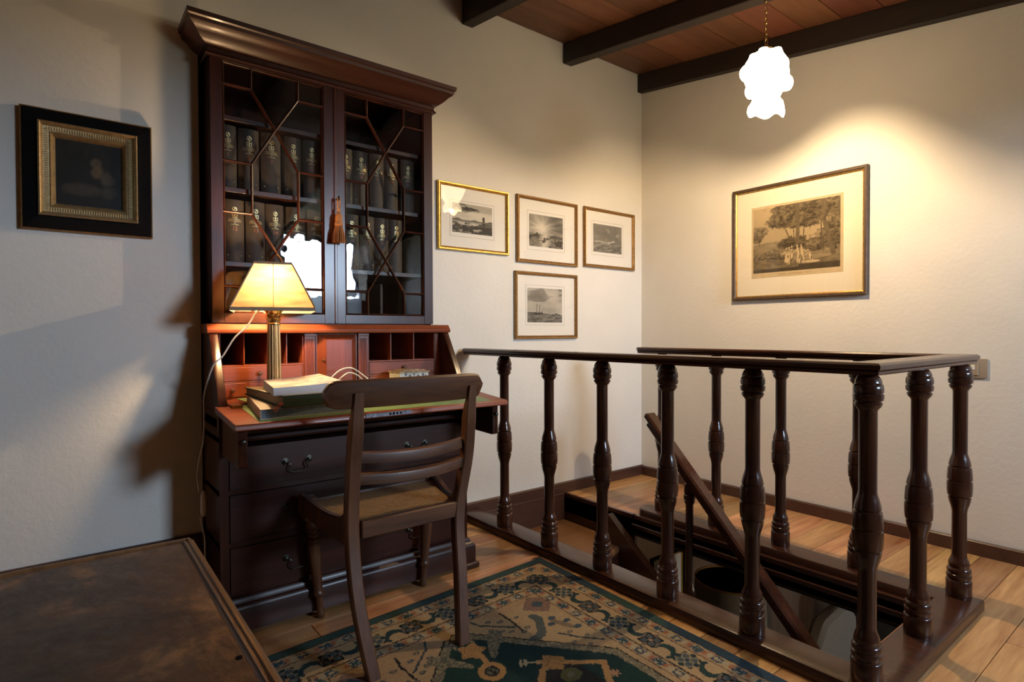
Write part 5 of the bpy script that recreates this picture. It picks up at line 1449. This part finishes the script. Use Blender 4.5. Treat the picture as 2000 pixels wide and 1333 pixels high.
def pastoral(u, v):
    g = 0.72 - 0.12 * (1 - v) + 0.12 * (fbm(u * 4, v * 4, 2) - 0.5)
    plain_ = v < 0.44 + 0.02 * np.sin(8 * u); g = np.where(plain_, 0.46 + 0.3 * (fbm(u * 8, v * 22, 3) - 0.45), g)
    def blob(cx, cy, rx, ry, seed, dk, amt=0.5):
        nonlocal g
        e = np.hypot((u - cx) / rx, (v - cy) / ry) + amt * (0.75 * (fbm(u * 12, v * 12, seed) - 0.5) + 0.75 * (fbm(u * 34, v * 34, seed + 7, 3) - 0.5)) * 2
        m_ = sst(1.16, 0.84, e) * (0.80 + 0.35 * (fbm(u * 45, v * 45, seed + 5, 2) - 0.3)); m_ = np.clip(m_, 0, 1); g = g * (1 - m_) + m_ * (dk + 0.75 * (fbm(u * 26, v * 30, seed + 3, 4, 0.7) - 0.44) + 0.10 * (v - cy) / ry)
    blob(0.08, 0.62, 0.10, 0.10, 20, 0.30); blob(0.05, 0.55, 0.06, 0.08, 21, 0.28)
    for cx, cy, rx, ry, sd in ((0.42, 0.92, 0.22, 0.12, 30), (0.62, 0.90, 0.25, 0.16, 32), (0.85, 0.92, 0.24, 0.18, 34), (0.32, 0.76, 0.14, 0.11, 36), (0.48, 0.76, 0.16, 0.12, 38), (0.95, 0.68, 0.09, 0.2, 40), (0.68, 0.72, 0.12, 0.10, 42)): blob(cx, cy, rx, ry, sd, 0.22)
    blob(0.50, 0.42, 0.20, 0.09, 44, 0.18); blob(0.88, 0.42, 0.16, 0.16, 46, 0.22); blob(0.18, 0.20, 0.22, 0.12, 48, 0.20); blob(0.72, 0.33, 0.10, 0.07, 49, 0.22)
    def trunk(pts, wd, dk=0.16):
        nonlocal g
        d_ = polyline_d(u, v, pts); g = np.where(d_ < wd, dk + 0.16 * fbm(u * 60, v * 18, 50), g)
    trunk([(0.535, 0.40), (0.54, 0.72), (0.53, 0.98)], 0.022, 0.24); trunk([(0.93, 0.20), (0.88, 0.45), (0.83, 0.70), (0.82, 0.98)], 0.026, 0.24); trunk([(0.83, 0.7), (0.90, 0.85)], 0.01)
    trunk([(0.46, 0.44), (0.40, 0.62)], 0.007); trunk([(0.60, 0.44), (0.61, 0.62), (0.66, 0.70)], 0.006); trunk([(0.80, 0.32), (0.80, 0.70)], 0.006); trunk([(0.08, 0.42), (0.08, 0.58)], 0.005); trunk([(0.50, 0.44), (0.49, 0.66)], 0.005)
    gr = v < 0.17 + 0.03 * np.sin(6 * u + 1); g = np.where(gr, 0.36 + 0.30 * (fbm(u * 16, v * 40, 55) - 0.45), g)
    g = np.where((v < 0.055 + 0.03 * (u > 0.55)), 0.13 + 0.1 * fbm(u * 20, v * 20, 57), g)
    g = np.where(np.hypot((u - 0.70) / 0.09, (v - 0.115) / 0.018) < 1, 0.78, g)
    def fig(x, y, h, lean=0.0, arm=0.0):
        nonlocal g
        bd = polyline_d(u, v * 0.78, [(x, y * 0.78), (x + lean * 0.5, (y + 0.45 * h) * 0.78), (x + lean, (y + 0.80 * h) * 0.78)])
        wd = 0.018 - 0.010 * np.clip((v - y) / h, 0, 1)
        g = np.where((bd < wd), 0.78 - 0.45 * (fbm(u * 70, v * 20, 61) > 0.56), g)
        g = np.where(np.hypot(u - x - lean * 1.1, (v - y - 0.9 * h) * 0.78) < 0.011, 0.72, g)
        if arm: g = np.where(polyline_d(u, v, [(x + lean, y + 0.7 * h), (x + lean + arm, y + 0.52 * h)]) < 0.006, 0.74, g)
    fig(0.43, 0.11, 0.26, 0.01, -0.04); fig(0.47, 0.14, 0.24, 0.0); fig(0.40, 0.15, 0.21, 0.01, -0.05); fig(0.55, 0.12, 0.27, -0.015, -0.06); fig(0.60, 0.12, 0.27, -0.02, 0.06); fig(0.70, 0.12, 0.18, -0.04, -0.03)
    sep = (np.clip((g - 0.11) * 1.3, 0, 1) ** 1.45)[..., None]
    return np.array((0.050, 0.036, 0.020)) * (1 - sep) + np.array((0.60, 0.45, 0.25)) * sep
def oil(u, v):
    base = np.array((0.010, 0.008, 0.005)); g = np.ones(u.shape + (3,)) * base * (0.6 + 0.9 * fbm(u * 3, v * 3, 2))[..., None]
    cl = sst(0.45, 0.62, fbm(u * 4 + 3, v * 4, 5)); g = mixc(g, (0.020, 0.017, 0.011), cl * 0.5 * (v > 0.5))
    def lump(cx, cy, rx, ry, col, sd):
        nonlocal g
        e = np.hypot((u - cx) / rx, (v - cy) / ry) + 0.6 * (fbm(u * 9, v * 9, sd) - 0.5)
        g = mixc(g, col, sst(1.1, 0.5, e) * (0.5 + 0.7 * fbm(u * 14, v * 14, sd + 1)))
    lump(0.60, 0.70, 0.10, 0.10, (0.070, 0.052, 0.026), 8); lump(0.62, 0.56, 0.10, 0.12, (0.09, 0.062, 0.034), 10); lump(0.76, 0.46, 0.14, 0.14, (0.050, 0.043, 0.028), 12)
    lump(0.45, 0.26, 0.34, 0.12, (0.040, 0.035, 0.023), 14); lump(0.20, 0.25, 0.15, 0.10, (0.040, 0.032, 0.018), 16); lump(0.80, 0.24, 0.15, 0.12, (0.038, 0.033, 0.022), 18)
    lump(0.62, 0.84, 0.14, 0.06, (0.012, 0.010, 0.007), 20)
    return g
BK = Plane('back', 0.0); RT = Plane('right', 0.0); LFT = Plane('back', -0.345)
pr_gilt = [(0, 0.001), (0, 0.014), (-0.004, 0.020), (-0.010, 0.019), (-0.013, 0.015), (-0.017, 0.017), (-0.021, 0.013), (-0.022, 0.004), (-0.022, 0.001)]
GRP = 'gilt-framed sea engravings on the back wall'
framed('framed_engraving', 'gilt-framed engraving of rocks and stormy sea right beside the bureau', BK, -1.786, -1.282, 1.553, 1.941, (-1.686, -1.403, 1.661, 1.831), (-1.702, -1.388, 1.637, 1.845), sea_rocks, GILT, MAT, pr_gilt, group=GRP)
framed('framed_engraving', 'gilt-framed engraving of sun rays over ships, middle of upper row', BK, -1.216, -0.690, 1.522, 1.946, (-1.112, -0.820, 1.632, 1.837), (-1.128, -0.804, 1.609, 1.857), sea_rays, GILTD, MAT, pr_gilt, group=GRP)
framed('framed_engraving', 'brown-gilt framed engraving of a squall at sea nearest the corner', BK, -0.626, -0.100, 1.532, 1.947, (-0.529, -0.235, 1.644, 1.840), (-0.524 - 0.02, -0.219, 1.622, 1.859), sea_storm, GILTD, MAT, pr_gilt, group=GRP)
framed('framed_engraving', 'brown-gilt framed engraving of sailing ships hung alone below the row', BK, -1.233, -0.693, 1.037, 1.466, (-1.128, -0.828, 1.143, 1.364), (-1.142, -0.807, 1.126, 1.382), sea_ships, GILTD, MAT, pr_gilt, group=GRP)
big = framed('framed_print', 'large sepia woodland engraving with draped figures on the right wall', RT, 0.762, 1.558, 1.278, 1.985, (0.898, 1.415, 1.445, 1.845), (0.886, 1.431, 1.414, 1.859), pastoral, BRONZF, MATY,
       [(0, 0.001), (0, 0.020), (-0.004, 0.024), (-0.014, 0.022), (-0.020, 0.014), (-0.020, 0.001)], slip=(0.007, GILT), plate_m=plain('foxed_paper', (0.55, 0.42, 0.24), 0.9, noise=0.06, nscale=30), res=(230, 180))
bm = newbm(); x = 1.06
random.seed(5)
while x < 1.25:
    wd = random.uniform(0.003, 0.007)
    if random.random() > 0.18: slab(bm, RT, x, x + wd, 1.4265, 1.4265 + random.choice((0.005, 0.0055)), 0.0077, 0.0080)
    x += wd + 0.002
obj('caption', bm, plain('faded_caption', (0.36, 0.24, 0.11), 0.9), big, 0)
# dark oil painting on the left wall
U0, U1, V0, V1 = -3.563, -3.198, 1.427, 1.828
SCL = 1.006
op = thing('oil_painting', 'dark oil painting in wide black and gilt frame on the left wall', 'painting', (-3.38, -0.345, V0))
def lp_(u0, u1, v0, v1): return loop(LFT, u0, u1, v0, v1, 0.002)
bm = newbm(); sweep(bm, lp_(U0, U1, V0, V1), [(0, 0), (0, 0.018), (-0.004, 0.022), (-0.044, 0.026), (-0.044, 0)], closed=True, upv=LFT.n); obj('frame', bm, BLACKF, op, 0)
bm = newbm(); sweep(bm, lp_(U0 - 0.001, U1 + 0.001, V0 - 0.001, V1 + 0.001), [(0, 0.004), (0, 0.019), (-0.004, 0.0225), (-0.006, 0.019), (-0.006, 0.004)], closed=True, upv=LFT.n); obj('frame_edge', bm, GILTD, op)
a0, a1, c0, c1 = U0 + 0.044, U1 - 0.044, V0 + 0.046, V1 - 0.043
bm = newbm(); sweep(bm, lp_(a0, a1, c0, c1), [(0, 0.0), (0, 0.034), (-0.005, 0.040), (-0.010, 0.036), (-0.014, 0.026), (-0.030, 0.022), (-0.034, 0.026), (-0.046, 0.012), (-0.048, 0.0)], closed=True, upv=LFT.n); obj('gilt_moulding', bm, plain('antique_gilt', (0.42, 0.30, 0.15), 0.4, 0.6, noise=0.2, nscale=70), op)
bm = newbm()
e0, e1, f0, f1 = a0 + 0.022, a1 - 0.022, c0 + 0.022, c1 - 0.022
def bead(u, v, hor):
    p = LFT.p(u, v, 0.025)
    if hor: box(bm, (p[0] - 0.0018, p[1] - 0.004, p[2] - 0.0055), (p[0] + 0.0018, p[1] + 0.002, p[2] + 0.0055), 0.001)
    else: box(bm, (p[0] - 0.0055, p[1] - 0.004, p[2] - 0.0018), (p[0] + 0.0055, p[1] + 0.002, p[2] + 0.0018), 0.001)
n = 34
for k in range(n):
    u = lerp(e0, e1, (k + 0.5) / n)
    bead(u, f0, True); bead(u, f1, True)
for k in range(n + 2):
    v = lerp(f0, f1, (k + 0.5) / (n + 2))
    bead(e0, v, False); bead(e1, v, False)
o = obj('reeded_band', bm, plain('pale_gilt', (0.52, 0.38, 0.18), 0.4, 0.5), op, 0); o['kind'] = 'stuff'
i0, i1, j0, j1 = a0 + 0.048, a1 - 0.048, c0 + 0.048, c1 - 0.048
def oplace(u, v): return (i0 - 0.002 + (i1 - i0 + 0.004) * u, np.full(u.shape, -0.345 - 0.010), j0 - 0.002 + (j1 - j0 + 0.004) * v)
colour_grid('canvas', oil, 110, 120, oplace, PAINTM, op)

# light switch on the right wall
swt = thing('light_switch', 'beige light switch on the right wall beyond the railing corner', 'light switch', (0, -2.035, 0.90))
bm = newbm(); box(bm, (-0.009, -2.075, 0.852), (0, -1.985, 0.946), 0.003, 2); obj('plate', bm, plain('beige_plastic', (0.36, 0.28, 0.20), 0.5), swt)
bm = newbm(); box(bm, (-0.014, -2.040, 0.866), (-0.008, -2.000, 0.932), 0.002); rk = obj('rocker', bm, plain('tan_plastic', (0.40, 0.30, 0.19), 0.4), swt)
bm = newbm(); box(bm, (-0.017, -2.026, 0.892), (-0.013, -2.012, 0.916), 0.001); obj('button', bm, WHITE, rk)

# ================================================================== PENDANT LAMP
PX, PY = -0.812, -1.41
pen = thing('pendant_lamp', 'lit flower-shaped opal glass pendant hanging on a brass chain', 'lamp', (PX, PY, 2.40))
def lob(n, amp, ph=0.0): return lambda a, h: 1 + amp * abs(math.sin(n * a / 2 + ph)) - amp * 0.5
bm = newbm()
lathe(bm, [(0.020, 2.412), (0.046, 2.404), (0.070, 2.384), (0.088, 2.352), (0.096, 2.315), (0.095, 2.280), (0.083, 2.245), (0.070, 2.222), (0.060, 2.200)], 72, (PX, PY, 0), rmod=lob(6, 0.24, 0.4))
for k in range(6):
    a = 2 * PI * k / 6 + 0.25
    lathe(bm, [(0.0, -0.040), (0.022, -0.032), (0.032, -0.014), (0.034, 0.0), (0.030, 0.018), (0.019, 0.032), (0.0, 0.038)], 14, (PX + 0.088 * math.cos(a), PY + 0.088 * math.sin(a), 2.285 + 0.028 * (-1) ** k))
for k in range(5):
    a = 2 * PI * k / 5 + 0.9
    lathe(bm, [(0.0, -0.030), (0.020, -0.022), (0.028, 0.0), (0.021, 0.022), (0.0, 0.028)], 14, (PX + 0.052 * math.cos(a), PY + 0.052 * math.sin(a), 2.380))
obj('upper_shade', bm, PGLOW, pen)
bm = newbm()
def rim_z(a, f):
    """lower rim: five petals, one of them drooping"""
    dr = math.exp(-((((a + 0.85 + PI) % (2 * PI)) - PI) / 0.42) ** 2)
    return f * (0.007 * math.cos(5 * a + 0.6) - 0.022 * dr)
LS = [(0.060, 2.202, 0), (0.060, 2.188, 0), (0.066, 2.172, 0.1), (0.078, 2.154, 0.5), (0.081, 2.138, 0.9), (0.076, 2.124, 1), (0.072, 2.124, 1), (0.075, 2.138, 0.9), (0.072, 2.154, 0.5), (0.062, 2.172, 0.1), (0.056, 2.188, 0), (0.056, 2.202, 0)]
NSEG = 90; RG = []
for r_, h_, f_ in LS:
    RG.append([bm.verts.new((PX + r_ * lob(5, 0.10)(2 * PI * k / NSEG, h_) * math.cos(2 * PI * k / NSEG), PY + r_ * lob(5, 0.10)(2 * PI * k / NSEG, h_) * math.sin(2 * PI * k / NSEG), h_ + rim_z(2 * PI * k / NSEG, f_))) for k in range(NSEG)])
for q in range(len(RG)):
    for k in range(NSEG): bm.faces.new((RG[q][k], RG[q][(k + 1) % NSEG], RG[(q + 1) % len(RG)][(k + 1) % NSEG], RG[(q + 1) % len(RG)][k]))
obj('lower_shade', bm, PGLOW, pen)
bm = newbm(); lathe(bm, [(0.012, 2.235), (0.014, 2.205), (0.024, 2.175), (0.026, 2.158), (0.018, 2.142), (0.0, 2.135)], 16, (PX, PY, 0)); obj('bulb', bm, BULB, pen)
point_light('pendant_light', (PX, PY, 2.121), PENDANT_POWER, (1.0, 0.73, 0.43), 0.012, pen)
bm = newbm(); lathe(bm, [(0.034, 2.405), (0.036, 2.415), (0.020, 2.425), (0.008, 2.432), (0.006, 2.445), (0.0, 2.447)], 18, (PX, PY, 0)); obj('cap', bm, BRASS, pen)
zc = cz(PY); zz = 2.440; k = 0
bm = newbm()
while zz < zc - 0.045:
    rx, rz = 0.0075, 0.0145
    pts = []
    for q in range(13):
        a = 2 * PI * q / 12
        dx, dz = rx * math.cos(a), rz * math.sin(a)
        pts.append((PX - 0.010 * (zz - 2.44) / 0.35 + (dx if k % 2 else dx * 0.25), PY + (0 if k % 2 else dx), zz + rz + dz))
    tube(bm, pts, 0.0018, 6, cap=False); zz += 2 * rz - 0.0042; k += 1
obj('chain', bm, BRASS, pen)
bm = newbm(); lathe(bm, [(0.0, zc - 0.05), (0.006, zc - 0.046), (0.02, zc - 0.03), (0.045, zc - 0.012), (0.048, zc + 0.001)], 20, (PX - 0.01, PY, 0)); obj('ceiling_cup', bm, BRASS, pen)

# ================================================================== FOREGROUND TABLE
TZ = 0.65
tab = thing('leather_top_table', 'worn brown leather-topped table in the near left corner', 'table', (-3.6, -2.0, 0))
LEA = NT('worn_leather')
def _lea():
    t = LEA; tc = t.add('ShaderNodeTexCoord')
    n = t.add('ShaderNodeTexNoise'); n.inputs['Scale'].default_value = 5.5; n.inputs['Detail'].default_value = 9; n.inputs['Roughness'].default_value = 0.65; n.inputs['Distortion'].default_value = 0.6
    t.link(tc.outputs['Object'], n.inputs['Vector'])
    r = t.add('ShaderNodeValToRGB'); e = r.color_ramp.elements
    e[0].position = 0.36; e[0].color = (0.030, 0.018, 0.012, 1); e[1].position = 0.68; e[1].color = (0.36, 0.20, 0.085, 1)
    k = e.new(0.53); k.color = (0.092, 0.052, 0.027, 1)
    t.link(n.outputs['Fac'], r.inputs[0]); t.link(r.outputs[0], t.b.inputs['Base Color'])
    n2 = t.add('ShaderNodeTexNoise'); n2.inputs['Scale'].default_value = 38; n2.inputs['Detail'].default_value = 6
    mp = t.add('ShaderNodeMapping'); mp.inputs['Scale'].default_value = (1.6, 0.7, 1); t.link(tc.outputs['Object'], mp.inputs[0]); t.link(mp.outputs[0], n2.inputs['Vector'])
    bp = t.add('ShaderNodeBump'); bp.inputs['Strength'].default_value = 0.35; bp.inputs['Distance'].default_value = 0.006
    t.link(n2.outputs['Fac'], bp.inputs['Height']); t.link(bp.outputs['Normal'], t.b.inputs['Normal'])
    rr = t.add('ShaderNodeMapRange'); rr.inputs['To Min'].default_value = 0.30; rr.inputs['To Max'].default_value = 0.55; t.link(n2.outputs['Fac'], rr.inputs['Value']); t.link(rr.outputs[0], t.b.inputs['Roughness'])
_lea()
LEA = LEA.m
TABW = wood('worn_table_wood', (0.10, 0.048, 0.020), (0.30, 0.155, 0.066), 'Y', 1.0, 0.35, 0.2)
TE = [(-3.255, -2.55), (-3.252, -1.457), (-3.528, -1.452)] + [(-3.528 - 0.40 * math.sin(a), -1.452 - 0.40 * (1 - math.cos(a)) * 1.0) for a in [math.radians(d_) for d_ in (15, 30, 45, 60, 75, 90)]] + [(-3.928, -2.55)]
def inset(pts, d_):
    n_ = len(pts); out = []
    for i in range(n_):
        p, a_, c_ = Vector(pts[i]), Vector(pts[i - 1]), Vector(pts[(i + 1) % n_])
        e1 = (p - a_).normalized(); e2 = (c_ - p).normalized(); n1_ = Vector((-e1.y, e1.x)); n2_ = Vector((-e2.y, e2.x)); m_ = (n1_ + n2_).normalized(); k_ = d_ / max(0.4, m_.dot(n1_))
        out.append(tuple(p + m_ * k_))
    return out
bm = newbm(); prism(bm, inset(TE, 0.006), 'Z', TZ - 0.035, TZ - 0.004, 0.0); obj('tabletop', bm, TABW, tab)
bm = newbm(); sweep(bm, [(x, y, TZ - 0.03) for x, y in TE], [(0, 0), (0.004, 0.010), (0.003, 0.020), (-0.003, 0.026), (-0.006, 0.0305), (-0.010, 0.0305), (-0.012, 0.027), (-0.015, 0.0275), (-0.018, 0.030), (-0.021, 0.0275), (-0.024, 0.0265), (-0.024, 0.0)], closed=True); obj('edge_moulding', bm, TABW, tab)
bm = newbm(); prism(bm, inset(TE, 0.026), 'Z', TZ - 0.0045, TZ - 0.002, 0.0); obj('leather_panel', bm, LEA, tab, 0)
bm = newbm(); prism(bm, inset(TE, 0.05), 'Z', TZ - 0.13, TZ - 0.034, 0.0); obj('apron', bm, MZ, tab)
for x, y in ((-3.32, -1.54), (-3.32, -2.47), (-3.85, -2.47), (-3.78, -1.72)):
    bm = newbm(); rect_sweep(bm, [(x, y, 0.0), (x, y, TZ - 0.12)], [0.016, 0.026], [0.016, 0.026]); obj('leg', bm, MZ, tab)
bm = newbm(); lathe(bm, [(0.0045, 0.0), (0.0045, 0.0012), (0.0, 0.0014)], 12, (-3.285, -2.01, TZ - 0.002)); obj('stud', bm, BLACKF, tab)
